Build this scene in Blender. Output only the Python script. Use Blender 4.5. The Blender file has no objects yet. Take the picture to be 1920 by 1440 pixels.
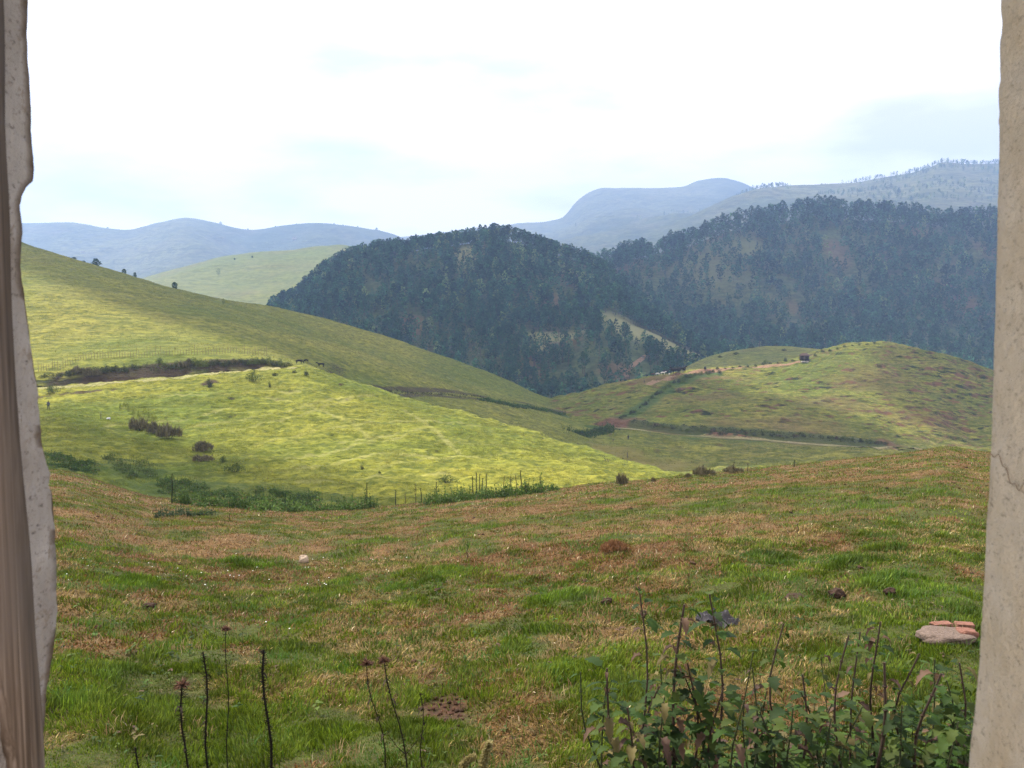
import bpy, bmesh, math, random
import numpy as np
from mathutils import Vector, Matrix
R = math.radians
scene = bpy.context.scene
COL = scene.collection

# ------------------------------------------------------------------ camera
PITCH, FPX, CAMZ = R(4.47), 1663.0, 2.2
cd = bpy.data.cameras.new('camera'); cam = bpy.data.objects.new('camera', cd); COL.objects.link(cam)
cam.location = (0, 0, CAMZ); cam.rotation_euler = (R(90) - PITCH, 0, 0)
cd.sensor_width = 36; cd.lens = 36 * FPX / 1920; cd.clip_start = 0.05; cd.clip_end = 20000
cd.dof.use_dof = True; cd.dof.focus_distance = 14; cd.dof.aperture_fstop = 14
scene.camera = cam

# ------------------------------------------------------------------ light
SUN_EL, SUN_AZ = R(54), R(52)            # azimuth counted to the left of straight ahead
SUN = np.array([-math.cos(SUN_EL) * math.sin(SUN_AZ), math.cos(SUN_EL) * math.cos(SUN_AZ), math.sin(SUN_EL)])
sl = bpy.data.lights.new('sun', 'SUN'); so = bpy.data.objects.new('sun', sl); COL.objects.link(so)
sl.energy = 5.0; sl.angle = R(0.6); sl.color = (1, .93, .80)
so.rotation_euler = Vector(SUN).to_track_quat('Z', 'Y').to_euler(); so.location = (0, 0, 50)
w = bpy.data.worlds.new('World'); scene.world = w; w.use_nodes = True
nt = w.node_tree; nt.nodes.clear()
def wn(t, **k):
    n = nt.nodes.new(t)
    for a, b in k.items(): setattr(n, a, b)
    return n
out = wn('ShaderNodeOutputWorld'); bg = wn('ShaderNodeBackground'); sky = wn('ShaderNodeTexSky')
sky.sky_type = 'NISHITA'; sky.sun_disc = False; sky.sun_elevation = SUN_EL; sky.sun_rotation = -SUN_AZ
bg.inputs[1].default_value = 0.12
tc = wn('ShaderNodeTexCoord'); mp = wn('ShaderNodeMapping'); mp.inputs['Scale'].default_value = (1, 1, 3.2)
mp.inputs['Location'].default_value = (3.1, 0.4, 1.7)
ns = wn('ShaderNodeTexNoise'); ns.inputs['Scale'].default_value = 2.3; ns.inputs['Detail'].default_value = 7; ns.inputs['Roughness'].default_value = .5
ns.inputs['Distortion'].default_value = .35
rp = wn('ShaderNodeValToRGB'); rp.color_ramp.elements[0].position = .32; rp.color_ramp.elements[0].color = (1, 1, 1, 1)
rp.color_ramp.elements[1].position = .52; rp.color_ramp.elements[1].color = (1, 1, 1, 1)
ns2 = wn('ShaderNodeTexNoise'); ns2.inputs['Scale'].default_value = 3.7; ns2.inputs['Detail'].default_value = 6
cr = wn('ShaderNodeValToRGB'); cr.color_ramp.elements[0].position = .33; cr.color_ramp.elements[0].color = (6.1, 5.75, 5.7, 1)
cr.color_ramp.elements[1].position = .5; cr.color_ramp.elements[1].color = (9.6, 9.0, 8.7, 1)
mx = wn('ShaderNodeMixRGB')
L = nt.links.new
L(tc.outputs['Generated'], mp.inputs[0]); L(mp.outputs[0], ns.inputs[0]); L(mp.outputs[0], ns2.inputs[0])
L(ns.outputs[0], rp.inputs[0]); L(ns2.outputs[0], cr.inputs[0])
L(rp.outputs[0], mx.inputs[0]); L(sky.outputs[0], mx.inputs[1]); L(cr.outputs[0], mx.inputs[2])
L(mx.outputs[0], bg.inputs[0]); L(bg.outputs[0], out.inputs[0])
scene.view_settings.view_transform = 'Standard'; scene.view_settings.look = 'None'
scene.view_settings.exposure = 0.68; scene.view_settings.gamma = 1
scene.cycles.max_bounces = 5; scene.cycles.diffuse_bounces = 2; scene.cycles.glossy_bounces = 2
scene.cycles.transmission_bounces = 3; scene.cycles.volume_bounces = 2; scene.cycles.transparent_max_bounces = 6
scene.cycles.use_denoising = True; scene.cycles.denoising_prefilter = 'NONE'; scene.cycles.use_adaptive_sampling = False; scene.cycles.volume_max_steps = 64

# ------------------------------------------------------------------ tagging and mesh helpers
def tag(o, label=None, cat=None, group=None, kind=None):
    if label: o['label'] = label
    if cat: o['category'] = cat
    if group: o['group'] = group
    if kind: o['kind'] = kind
    return o
def empty(name, loc, rz=0, **k):
    o = bpy.data.objects.new(name, None); COL.objects.link(o); o.location = [float(c) for c in loc]; o.rotation_euler = (0, 0, rz)
    return tag(o, **k)
def mesh_np(name, V, F, mat=None, col=None, smooth=False):
    """V (n,3); F one (m,k) array or a list of them"""
    Fs = F if isinstance(F, list) else [F]
    me = bpy.data.meshes.new(name)
    V = np.asarray(V, np.float32); me.vertices.add(len(V)); me.vertices.foreach_set('co', V.ravel())
    li = np.concatenate([np.asarray(f, np.int32).ravel() for f in Fs])
    tot = np.concatenate([np.full(len(f), np.asarray(f).shape[1], np.int32) for f in Fs])
    st = np.concatenate([[0], np.cumsum(tot)[:-1]]).astype(np.int32)
    me.loops.add(len(li)); me.loops.foreach_set('vertex_index', li)
    me.polygons.add(len(tot)); me.polygons.foreach_set('loop_start', st); me.polygons.foreach_set('loop_total', tot)
    if col is not None:
        c = np.ones((len(V), 4), np.float32); c[:, :3] = col
        a = me.color_attributes.new('tint', 'FLOAT_COLOR', 'POINT'); a.data.foreach_set('color', c.ravel())
    me.update(calc_edges=True)
    if smooth: me.polygons.foreach_set('use_smooth', np.ones(len(tot), bool))
    if mat: me.materials.append(mat)
    return me
def put(name, me, parent=None, loc=None):
    o = bpy.data.objects.new(name, me); COL.objects.link(o)
    if parent: o.parent = parent
    if loc is not None: o.location = [float(c) for c in loc]
    return o
def copy_tree(o, parent=None):
    c = o.copy(); COL.objects.link(c); c.parent = parent
    for ch in [x for x in o.children]: copy_tree(ch, c)
    return c
class MB:
    """collects tubes, boxes and leaves into one mesh"""
    def __init__(s): s.V = []; s.F3 = []; s.F4 = []; s.C = []; s.n = 0
    def add(s, V, F, col=(1, 1, 1)):
        V = np.asarray(V, float).reshape(-1, 3); F = np.asarray(F, int)
        s.V.append(V); s.C.append(np.broadcast_to(np.asarray(col, float), (len(V), 3)).copy())
        (s.F3 if F.shape[1] == 3 else s.F4).append(F + s.n); s.n += len(V)
    def tube(s, pts, rad, k=6, col=(1, 1, 1), cap=True):
        pts = np.asarray(pts, float); n = len(pts); rad = np.broadcast_to(rad, (n,))
        V = []
        for i in range(n):
            t = pts[min(i + 1, n - 1)] - pts[max(i - 1, 0)]; t = t / (np.linalg.norm(t) + 1e-9)
            a = np.cross(t, [0.13, .97, .2]); a /= np.linalg.norm(a) + 1e-9; b = np.cross(t, a)
            for j in range(k):
                an = 2 * math.pi * j / k; V.append(pts[i] + rad[i] * (math.cos(an) * a + math.sin(an) * b))
        F = [[i * k + j, i * k + (j + 1) % k, (i + 1) * k + (j + 1) % k, (i + 1) * k + j] for i in range(n - 1) for j in range(k)]
        s.add(V, F, col)
        if cap:
            V2 = V[-k:] + [pts[-1]]; s.add(V2, [[j, (j + 1) % k, k] for j in range(k)], col)
    def box(s, c, size, rz=0, col=(1, 1, 1), jit=0, rng=None):
        c = np.asarray(c, float); h = np.asarray(size, float) / 2
        V = np.array([[x, y, z] for z in (-1, 1) for y in (-1, 1) for x in (-1, 1)], float) * h
        if jit: V = V + rng.uniform(-jit, jit, V.shape)
        ca, sa = math.cos(rz), math.sin(rz); V = V @ np.array([[ca, sa, 0], [-sa, ca, 0], [0, 0, 1]])
        s.add(V + c, [[0, 2, 3, 1], [4, 5, 7, 6], [0, 1, 5, 4], [2, 6, 7, 3], [0, 4, 6, 2], [1, 3, 7, 5]], col)
    def build(s, name, mat, parent=None, loc=None, smooth=False):
        F = []
        if s.F3: F.append(np.vstack(s.F3))
        if s.F4: F.append(np.vstack(s.F4))
        return put(name, mesh_np(name, np.vstack(s.V), F, mat, np.vstack(s.C), smooth), parent, loc)

# ------------------------------------------------------------------ noise
def _h(ix, iy, seed):
    n = (ix.astype(np.int64) * 374761393 + iy.astype(np.int64) * 668265263 + seed * 1442695041) & 0x7fffffff
    n = ((n ^ (n >> 13)) * 1274126177) & 0x7fffffff
    return ((n ^ (n >> 16)) & 0xffff) / 65535.0
def vn(x, y, seed=0):
    x0 = np.floor(x); y0 = np.floor(y); fx = x - x0; fy = y - y0
    fx = fx * fx * (3 - 2 * fx); fy = fy * fy * (3 - 2 * fy)
    a = _h(x0, y0, seed); b = _h(x0 + 1, y0, seed); c = _h(x0, y0 + 1, seed); d = _h(x0 + 1, y0 + 1, seed)
    return (a * (1 - fx) + b * fx) * (1 - fy) + (c * (1 - fx) + d * fx) * fy
def fbm(x, y, sc, oct=4, seed=0):
    """about 0..1, sc = size in metres of the largest lumps"""
    s = 0; a = .5; t = 0; ca, sa = .8, .6
    x = x / sc; y = y / sc
    for i in range(oct):
        s = s + a * vn(x, y, seed + i * 17); t += a; a *= .5
        x, y = (x * ca - y * sa) * 2.03 + 7.1, (x * sa + y * ca) * 2.03 + 3.7
    return s / t
def sstep(a, b, x):
    t = np.clip((x - a) / (b - a), 0, 1); return t * t * (3 - 2 * t)

# ------------------------------------------------------------------ terrain sheets
SP, CP = math.sin(PITCH), math.cos(PITCH)
def te(v):                                # slope of the sight line through picture row v
    yv = (720 - np.asarray(v, float)) / FPX; return (-SP + yv * CP) / (CP + yv * SP)
def aa(u, v):                             # X/Y of the sight line through (u, v)
    yv = (720 - np.asarray(v, float)) / FPX; return (np.asarray(u, float) - 960) / FPX / (CP + yv * SP)
def px(P):                                # back to picture units (1920 x 1440)
    P = np.asarray(P, float); x, y, z = P[..., 0], P[..., 1], P[..., 2] - CAMZ
    d = y * CP - z * SP; return 960 + FPX * x / d, 720 - FPX * (y * SP + z * CP) / d
def slopes(X, Y):
    """monotone (Fritsch-Carlson) slopes; X, Y (..., K)"""
    h = np.diff(X, axis=-1); d = np.diff(Y, axis=-1) / h
    m = np.zeros_like(Y)
    w1 = 2 * h[..., 1:] + h[..., :-1]; w2 = h[..., 1:] + 2 * h[..., :-1]
    p = d[..., 1:] * d[..., :-1]
    with np.errstate(divide='ignore', invalid='ignore'):
        hm = (w1 + w2) / (w1 / d[..., :-1] + w2 / d[..., 1:])
    m[..., 1:-1] = np.where(p > 0, hm, 0); m[..., 0] = d[..., 0]; m[..., -1] = d[..., -1]
    return m
def herm(X, Y, M, x):
    """X,Y,M (K,) or (N,K), x (N,)"""
    if X.ndim == 1:
        X, Y, M = (np.broadcast_to(q, (len(x), len(q))) for q in (X, Y, M))
    K = X.shape[1]; x = np.clip(x, X[:, 0], X[:, -1])
    i = np.clip((x[:, None] >= X).sum(1) - 1, 0, K - 2); r = np.arange(len(x))
    x0, x1, y0, y1, m0, m1 = X[r, i], X[r, i + 1], Y[r, i], Y[r, i + 1], M[r, i], M[r, i + 1]
    h = x1 - x0; t = (x - x0) / h
    return y0 * (1 + 2 * t) * (1 - t) ** 2 + m0 * h * t * (1 - t) ** 2 + y1 * t * t * (3 - 2 * t) - m1 * h * t * t * (1 - t)
SHEETS = {}
class Sheet:
    def __init__(s, name, rows, noise=None):
        s.rows = []; s.name = name; s.noise = noise; SHEETS[name] = s
        for r in rows: s.add(r)
    def add(s, r):
        r = np.array(r, float); A = aa(r[:, 0], r[:, 1]); Z = CAMZ + r[:, 2] * te(r[:, 1]); D = r[:, 2]
        s.rows.append((A, D, slopes(A, D), Z, slopes(A, Z)))
    def derive(s, k, dD, dz, a0=-9, a1=9, soft=.01):
        """a row behind row k: farther by dD, higher by dz (only between a0 and a1, elsewhere it keeps dz of the row before)"""
        A, D, mD, Z, mZ = s.rows[k]; D2 = D + dD; Z2 = Z + dz; s.rows.append((A, D2, slopes(A, D2), Z2, slopes(A, Z2)))
    def ctrl(s, a):
        D = np.stack([herm(r[0], r[1], r[2], a) for r in s.rows], 1); Z = np.stack([herm(r[0], r[3], r[4], a) for r in s.rows], 1)
        for k in range(1, D.shape[1]): D[:, k] = np.maximum(D[:, k], D[:, k - 1] + .5)
        return D, Z
    def base(s, a, D, C=None):
        Dk, Zk = C if C else s.ctrl(a); return herm(Dk, Zk, slopes(Dk, Zk), D)
    def z(s, x, y):
        x = np.atleast_1d(np.asarray(x, float)); y = np.atleast_1d(np.asarray(y, float))
        h = s.base(x / y, y)
        return h + (s.noise(x, y) if s.noise else 0)
    def P(s, x, y):
        x = np.atleast_1d(np.asarray(x, float)); y = np.atleast_1d(np.asarray(y, float)); return np.stack([x, y, s.z(x, y)], -1)
    def hit(s, u, v, dmin=None, dmax=None):
        """where the sight line through (u,v) first meets the sheet"""
        a = float(aa(u, v)); t = float(te(v)); C = s.ctrl(np.array([a]))
        d0 = dmin or C[0][0, 0]; d1 = dmax or C[0][0, -1]
        D = np.geomspace(d0, d1, 900); z = s.z(a * D, D) - (CAMZ + t * D)
        w = np.where(z >= 0)[0]; i = w[0] if len(w) else int(np.argmax(z))
        return np.array([a * D[i], D[i], z[i] + CAMZ + t * D[i]])
    def grid(s, u0, u1, nu, nd, dens=None, dfirst=None):
        a = np.linspace((u0 - 960) / FPX, (u1 - 960) / FPX, nu); C = s.ctrl(a); Dk = C[0]; K = Dk.shape[1]
        seg = []; n = nd
        wts = dens or [1] * (K - 1); wts = np.array(wts, float); cnt = np.maximum(2, (wts / wts.sum() * nd).astype(int))
        sp = np.concatenate([np.linspace(k, k + 1, cnt[k], endpoint=False) for k in range(K - 1)] + [[K - 1]])
        ks = np.minimum(sp.astype(int), K - 2); f = sp - ks
        D = Dk[:, ks] * (1 - f) + Dk[:, ks + 1] * f
        if dfirst: D = np.maximum(D, dfirst)
        A = np.repeat(a[:, None], D.shape[1], 1)
        Cn = (np.repeat(C[0], D.shape[1], 0), np.repeat(C[1], D.shape[1], 0))
        Df = D.ravel(); af = A.ravel(); z = s.base(af, Df, Cn)
        x = af * Df
        if s.noise: z = z + s.noise(x, Df)
        V = np.stack([x, Df, z], 1); m = D.shape[1]
        i, j = np.meshgrid(np.arange(nu - 1), np.arange(m - 1), indexing='ij'); q = (i * m + j).ravel()
        return V, np.stack([q, q + m, q + m + 1, q + 1], 1), (nu, m)
    def horizon(s, a, dmax=None):
        """largest slope of sight line blocked by the sheet at bearings a"""
        C = s.ctrl(a); best = np.full(len(a), -9.)
        for f in np.linspace(0, 1, 60):
            D = C[0][:, 0] * (1 - f) + C[0][:, -1] * f; best = np.maximum(best, (s.base(a, D, C) - CAMZ) / D)
        return best

def fielddist(z0=1.0): pass
crest = [(-1400, 850, 74), (-300, 860, 72), (100, 884, 66), (300, 938, 62), (450, 950, 59), (600, 957, 57), (720, 950, 55), (850, 938, 54), (1030, 919, 54),
         (1200, 903, 54), (1300, 893, 55), (1500, 873, 57), (1700, 852, 59), (1770, 843, 59), (1850, 851, 60), (2200, 850, 62), (3200, 840, 64)]
def field_rows():
    c = np.array(crest, float); zc = c[:, 2] * te(c[:, 1])          # relative to the eye
    rows = []
    for D in (.2, 3.2, 6, 10, 17, 27, 40):
        zz = -CAMZ + (zc + CAMZ) * (np.full(len(c), D) / c[:, 2]) ** 1.22
        if D < 3: zz = zz * 0 - CAMZ
        # picture row for that height
        t = zz / D; yv = (t * CP + SP) / (CP - t * SP); v = 720 - yv * FPX
        rows.append(np.stack([c[:, 0], v, np.full(len(c), D)], 1))
    rows.append(c); return rows
def n_field(x, y):
    k = sstep(2, 9, y)
    return k * ((fbm(x, y, 7, 3, 5) - .5) * .34 + (fbm(x, y, 1.5, 3, 9) - .5) * .20) + (fbm(x, y, .5, 3, 12) - .5) * .15
FIELD = Sheet('field', field_rows(), n_field)
FIELD.derive(7, 9, -2.6); FIELD.derive(7, 30, -12)

def n_spur(x, y):
    return (fbm(x, y, 16, 3, 2) - .5) * 1.1 + (fbm(x * .8, y, 2.4, 3, 4) - .5) * .75 + (fbm(x * .8, y, .9, 2, 41) - .5) * .6
SPUR = Sheet('spur', [
 [(-1400,960,50),(100,960,60),(700,1012,52),(1200,975,58),(1500,965,62),(2600,960,62)],
 [(-1400,900,85),(100,892,82),(300,946,78),(600,966,74),(850,952,74),(1030,938,74),(1200,930,76),(1500,970,90),(2600,1000,100)],
 [(-1400,840,105),(100,835,103),(300,868,99),(600,900,94),(850,910,90),(1030,915,86),(1200,912,88),(1500,965,105),(2600,1000,120)],
 [(-1400,770,135),(100,768,135),(300,782,131),(600,800,128),(850,846,115),(1030,876,102),(1200,896,99),(1500,965,125),(2600,1000,140)],
 [(-1400,732,162),(80,728,160),(200,722,162),(300,713,163),(400,701,165),(480,694,166),(560,690,168),(600,697,168),(650,716,166),(750,747,160),(900,790,148),(1000,820,138),(1100,852,126),(1200,884,112),(1260,902,108),(1500,975,140),(2600,1050,150)]], n_spur)
SPUR.derive(4, 4.5, 0); SPUR.derive(4, 30, -9); SPUR.derive(4, 90, -30)

def n_left(x, y): return (fbm(x, y, 60, 3, 21) - .5) * 3.2 * sstep(175, 215, y) + (fbm(x * .5, y, 6, 3, 23) - .5) * 1.0 + (fbm(x * .5, y, 1.8, 2, 24) - .5) * .45
LEFT = Sheet('left', [
 [(-1400,735,168),(80,723.5,164.5),(300,709,167.5),(480,692,170.5),(560,690,172.5),(700,762,176),(900,808,182),(1000,832,190),(1100,850,200),(1250,880,215),(1500,900,230),(2600,1000,230)],
 [(-1400,716,172),(80,706,167),(200,694,168.5),(300,683,170.5),(400,676,172),(480,674,173.5),(560,682,177),(700,745,188),(900,778,208),(1000,796,228),(1100,812,245),(1250,840,262),(1500,870,282),(2600,980,300)],
 [(-1400,640,195),(80,636,195),(300,636,198),(480,650,202),(600,690,208),(660,724,215),(750,737,225),(900,752,250),(1010,764,278),(1100,786,300),(1250,805,320),(1500,845,340),(2600,960,350)],
 [(-1400,520,250),(80,540,240),(300,570,245),(400,588,245),(513,617,245),(693,672,255),(880,735,275),(1000,757,300),(1060,770,320),(1250,800,340),(1500,850,360),(2600,950,380)],
 [(-1400,480,285),(80,510,270),(300,556,275),(400,578,275),(513,610,277),(693,667,287),(880,729,300),(1000,753,320),(1060,768,335),(1250,800,355),(1500,860,370),(2600,940,400)],
 [(-1400,330,400),(-100,405,380),(45,458,370),(100,475,365),(180,500,360),(260,523,360),(330,543,360),(420,560,360),(500,571,360),(600,595,360),(700,625,360),(800,659,360),(900,695,360),(960,721,355),(1000,740,350),(1035,752,350),(1100,778,360),(1250,812,380),(1500,870,400),(2600,930,420)]], n_left)
LEFT.derive(5, 40, -12); LEFT.derive(5, 140, -60)

def n_right(x, y):
    k = 1 - .8 * sstep(250, 256, y) * (1 - sstep(267, 275, y)) * sstep(15, 40, x)
    return (fbm(x, y, 40, 3, 31) - .5) * 2.4 + k * ((fbm(x * .55, y, 7, 3, 33) - .5) * 2.2 + (fbm(x * .4, y, 2.4, 3, 34) - .5) * 2.1)
RIGHT = Sheet('right', [
 [(-1400,1000,100),(600,970,110),(1000,925,115),(1100,915,117),(1200,912,118),(1300,915,118),(1500,905,115),(1750,885,110),(2600,880,100)],
 [(-1400,960,180),(600,900,180),(1000,855,182),(1060,852,182),(1130,868,178),(1200,880,175),(1250,885,175),(1400,874,175),(1600,868,175),(1850,865,175),(2600,870,175)],
 [(-1400,900,270),(600,835,270),(1000,818,265),(1060,806,268),(1130,803,268),(1180,806,262),(1250,816,258),(1350,823,256),(1500,833,256),(1650,841,256),(1750,847,258),(1850,851,260),(2600,860,260)],
 [(-1400,899,275),(600,834,275),(1000,816,270),(1060,804,273),(1130,801,273),(1180,803,267),(1250,813,263),(1350,820,261),(1500,831,261),(1650,840,261),(1750,846,263),(1850,850,265),(2600,858,265)],
 [(-1400,885,285),(600,820,285),(1000,798,280),(1060,790,280),(1130,785,277),(1180,784,271),(1250,796,266),(1350,802,264.5),(1500,813,264.5),(1650,828,264.5),(1720,838,265),(1850,845,270),(2600,850,270)],
 [(-1400,860,315),(600,812,315),(1000,780,315),(1060,768,315),(1130,756,315),(1180,749,316),(1250,738,317),(1350,735,317),(1500,735,317),(1650,740,317),(1750,755,317),(1850,775,317),(2600,820,320)],
 [(-1400,850,350),(600,812,350),(950,782,350),(1035,752,345),(1100,735,345),(1170,716,350),(1240,702,355),(1290,696,360),(1340,692,365),(1440,682,375),(1500,671,380),(1550,655,385),(1590,647,388),(1640,643,390),(1700,648,390),(1760,663,385),(1850,692,380),(2000,737,370),(2600,850,360)]], n_right)
RIGHT.derive(6, 25, -4); RIGHT.derive(6, 120, -60)
def n_knoll(x, y): return (fbm(x, y, 30, 4, 51) - .5) * 2.5
KNOLL = Sheet('knoll', [
 [(-1400,900,400),(900,800,400),(1100,760,400),(1180,735,400),(1270,712,400),(1400,695,400),(1500,690,400),(1620,700,400),(1750,730,400),(2600,900,400)],
 [(-1400,890,430),(900,790,430),(1100,750,430),(1180,728,430),(1270,704,430),(1400,676,430),(1500,672,430),(1620,682,430),(1750,725,430),(2600,900,430)],
 [(-1400,880,470),(900,790,470),(1100,752,470),(1180,727,470),(1225,710,470),(1270,697,470),(1330,668,470),(1400,653,470),(1450,647,470),(1500,650,470),(1560,657,470),(1640,672,470),(1750,720,470),(2600,900,470)]], n_knoll)
KNOLL.derive(2, 30, -9); KNOLL.derive(2, 90, -50)

def n_wood(x, y): return (fbm(x, y, 120, 4, 61) - .5) * 22 + (fbm(x, y, 20, 3, 62) - .5) * 4
WOODA = Sheet('wooda', [
 [(-1400,820,500),(400,720,500),(700,760,490),(1000,800,480),(1150,800,480),(1300,760,490),(1500,740,500),(2600,780,520)],
 [(-1400,760,620),(400,660,620),(515,620,620),(700,650,600),(900,680,570),(1050,682,560),(1140,655,560),(1250,668,570),(1320,690,580),(1500,720,590),(2600,760,600)],
 [(-1400,720,720),(400,620,720),(515,590,720),(600,575,700),(700,570,680),(900,590,650),(1050,605,640),(1140,592,640),(1200,612,640),(1260,637,640),(1320,664,640),(1500,705,660),(2600,740,660)],
 [(-1400,700,820),(400,640,820),(480,603,820),(515,577,820),(560,552,820),(600,515,830),(640,490,840),(700,474,850),(780,467,850),(850,462,850),(930,450,850),(1000,466,850),(1050,482,850),(1100,500,850),(1140,518,850),(1200,570,820),(1260,618,780),(1320,665,740),(1500,715,740),(2600,755,740)]], lambda x, y: n_wood(x, y) * .6)
WOODA.derive(3, 60, -14); WOODA.derive(3, 220, -90)
WOODB = Sheet('woodb', [
 [(-1400,740,640),(900,720,640),(1200,710,640),(1500,710,640),(1850,735,640),(2600,740,640)],
 [(-1400,650,850),(900,630,850),(1200,610,850),(1350,625,850),(1500,605,850),(1700,590,850),(1850,605,850),(2600,600,850)],
 [(-1400,600,1100),(900,570,1100),(1020,540,1100),(1080,515,1100),(1140,499,1100),(1200,487,1100),(1280,470,1100),(1340,447,1100),(1400,430,1100),(1480,415,1100),(1540,408,1100),(1600,416,1100),(1660,423,1100),(1740,428,1100),(1800,427,1100),(1870,420,1100),(2600,380,1100)]], lambda x, y: n_wood(x, y) * .75)
WOODB.derive(2, 80, -12); WOODB.derive(2, 300, -110)
def n_far(k, y0=3e3, y1=3.2e3):
    return lambda x, y: (1 - .85 * sstep(y0, y1, y)) * ((fbm(x, y, 300, 6, 71 + k) - .5) * 60 + (fbm(x, y, 60, 3, 79 + k) - .5) * 12 + (1 - abs(fbm(x, y, 210, 3, 74 + k) - .5) * 4).clip(0, 1) * -16)
PALE = Sheet('pale', [
 [(-1400,640,800),(200,600,800),(600,600,800),(1000,640,800),(2600,800,800)],
 [(-1400,600,1000),(200,560,1000),(400,550,1000),(600,550,1000),(800,570,1000),(1000,620,1000),(2600,800,1000)],
 [(-1400,600,1400),(100,565,1400),(200,543,1400),(280,520,1400),(350,502,1400),(430,482,1400),(500,473,1400),(580,468,1400),(640,464,1400),(720,480,1400),(900,560,1400),(2600,700,1400)]], lambda x, y: (fbm(x, y, 150, 4, 81) - .5) * 26)
PALE.derive(2, 90, -14); PALE.derive(2, 400, -150)
FARL = Sheet('farl', [
 [(-1400,600,1700),(300,580,1700),(1000,600,1700),(2600,650,1700)],
 [(-1400,500,2400),(0,500,2400),(200,520,2400),(350,480,2400),(500,520,2400),(600,490,2400),(800,540,2400),(1000,560,2400),(2600,650,2400)],
 [(-1400,380,3300),(-200,420,3300),(40,420,3300),(120,418,3300),(150,421,3300),(180,428,3300),(240,434,3300),(300,422,3300),(350,413,3300),(400,420,3300),(470,433,3300),(530,426,3300),(580,421,3300),(640,425,3300),(700,433,3300),(740,442,3300),(820,480,3300),(1000,560,3300),(2600,650,3300)]], n_far(0, 2950, 3250))
FARL.derive(2, 150, -40); FARL.derive(2, 700, -300)
MESA = Sheet('mesa', [
 [(-1400,640,1500),(700,600,1500),(1100,560,1500),(1500,560,1500),(2600,600,1500)],
 [(-1400,600,2300),(700,520,2300),(950,490,2300),(1100,470,2300),(1200,450,2300),(1300,425,2300),(1500,420,2300),(2600,500,2300)],
 [(-1400,560,3300),(700,480,3300),(900,450,3300),(1000,435,3300),(1060,425,3300),(1110,400,3300),(1200,385,3300),(1400,380,3300),(2600,400,3300)],
 [(-1400,500,4100),(700,450,4100),(850,436,4100),(960,424,4100),(1050,415,4100),(1064,402,4100),(1078,384,4100),(1095,370,4100),(1112,361,4100),(1132,355,4100),(1210,356,4100),(1280,353,4100),(1310,343,4100),(1355,338,4100),(1390,346,4100),(1420,359,4100),(1480,365,4100),(1700,380,4100),(2600,400,4100)]], n_far(1, 3600, 4000))
MESA.derive(3, 200, -30); MESA.derive(3, 800, -400)
FARR = Sheet('farr', [
 [(-1400,700,1350),(1000,600,1350),(1400,560,1350),(2600,560,1350)],
 [(-1400,650,1900),(1000,540,1900),(1300,450,1900),(1400,420,1900),(1500,415,1900),(1650,400,1900),(1760,375,1900),(1850,380,1900),(2600,420,1900)],
 [(-1400,600,2600),(1000,500,2600),(1250,430,2600),(1380,375,2600),(1430,358,2600),(1500,352,2600),(1600,346,2600),(1650,338,2600),(1700,332,2600),(1740,321,2600),(1770,311,2600),(1800,313,2600),(1870,313,2600),(2000,300,2600),(2600,330,2600)]], lambda x, y: n_far(2, 2350, 2550)(x, y) * .7)
FARR.derive(2, 150, -30); FARR.derive(2, 600, -260)

# ------------------------------------------------------------------ materials
def newmat(name):
    m = bpy.data.materials.new(name); m.use_nodes = True; t = m.node_tree; t.nodes.clear()
    def N(ty, ins=None, **k):
        n = t.nodes.new(ty)
        for a, b in k.items(): setattr(n, a, b)
        for a, b in (ins or {}).items():
            s = n.inputs[a]
            if isinstance(b, bpy.types.NodeSocket): t.links.new(b, s)
            else: s.default_value = b
        return n
    return m, N, t
def rgb(c): return (c[0], c[1], c[2], 1)
def ramp(N, src, stops):
    n = N('ShaderNodeValToRGB', {0: src}); e = n.color_ramp.elements
    while len(e) < len(stops): e.new(.5)
    for q, (p, c) in zip(e, stops): q.position = p; q.color = rgb(c if isinstance(c, tuple) else (c, c, c))
    return n.outputs[0]
def noise(N, vec, sc, det=4, rough=.55, dist=0):
    return N('ShaderNodeTexNoise', {'Vector': vec, 'Scale': sc, 'Detail': det, 'Roughness': rough, 'Distortion': dist}).outputs[0]
def mixc(N, f, a, b, mode='MIX'):
    n = N('ShaderNodeMixRGB', blend_type=mode)
    for i, q in enumerate((f, a, b)):
        if isinstance(q, bpy.types.NodeSocket): n.id_data.links.new(q, n.inputs[i])
        else: n.inputs[i].default_value = q if i == 0 else rgb(q)
    return n.outputs[0]
def finish(N, t, col, rough=.9, bump=None, bs=.3, bd=.1, spec=.15):
    p = N('ShaderNodeBsdfPrincipled', {'Roughness': rough, 'Specular IOR Level': spec})
    t.links.new(col, p.inputs['Base Color'])
    if bump is not None:
        b = N('ShaderNodeBump', {'Strength': bs, 'Distance': bd, 'Height': bump}); t.links.new(b.outputs[0], p.inputs['Normal'])
    o = N('ShaderNodeOutputMaterial'); t.links.new(p.outputs[0], o.inputs[0]); return p
def math_(N, op, a, b=None):
    n = N('ShaderNodeMath', operation=op)
    for i, q in enumerate((a, b)):
        if q is None: continue
        if isinstance(q, bpy.types.NodeSocket): n.id_data.links.new(q, n.inputs[i])
        else: n.inputs[i].default_value = q
    return n.outputs[0]
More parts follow.
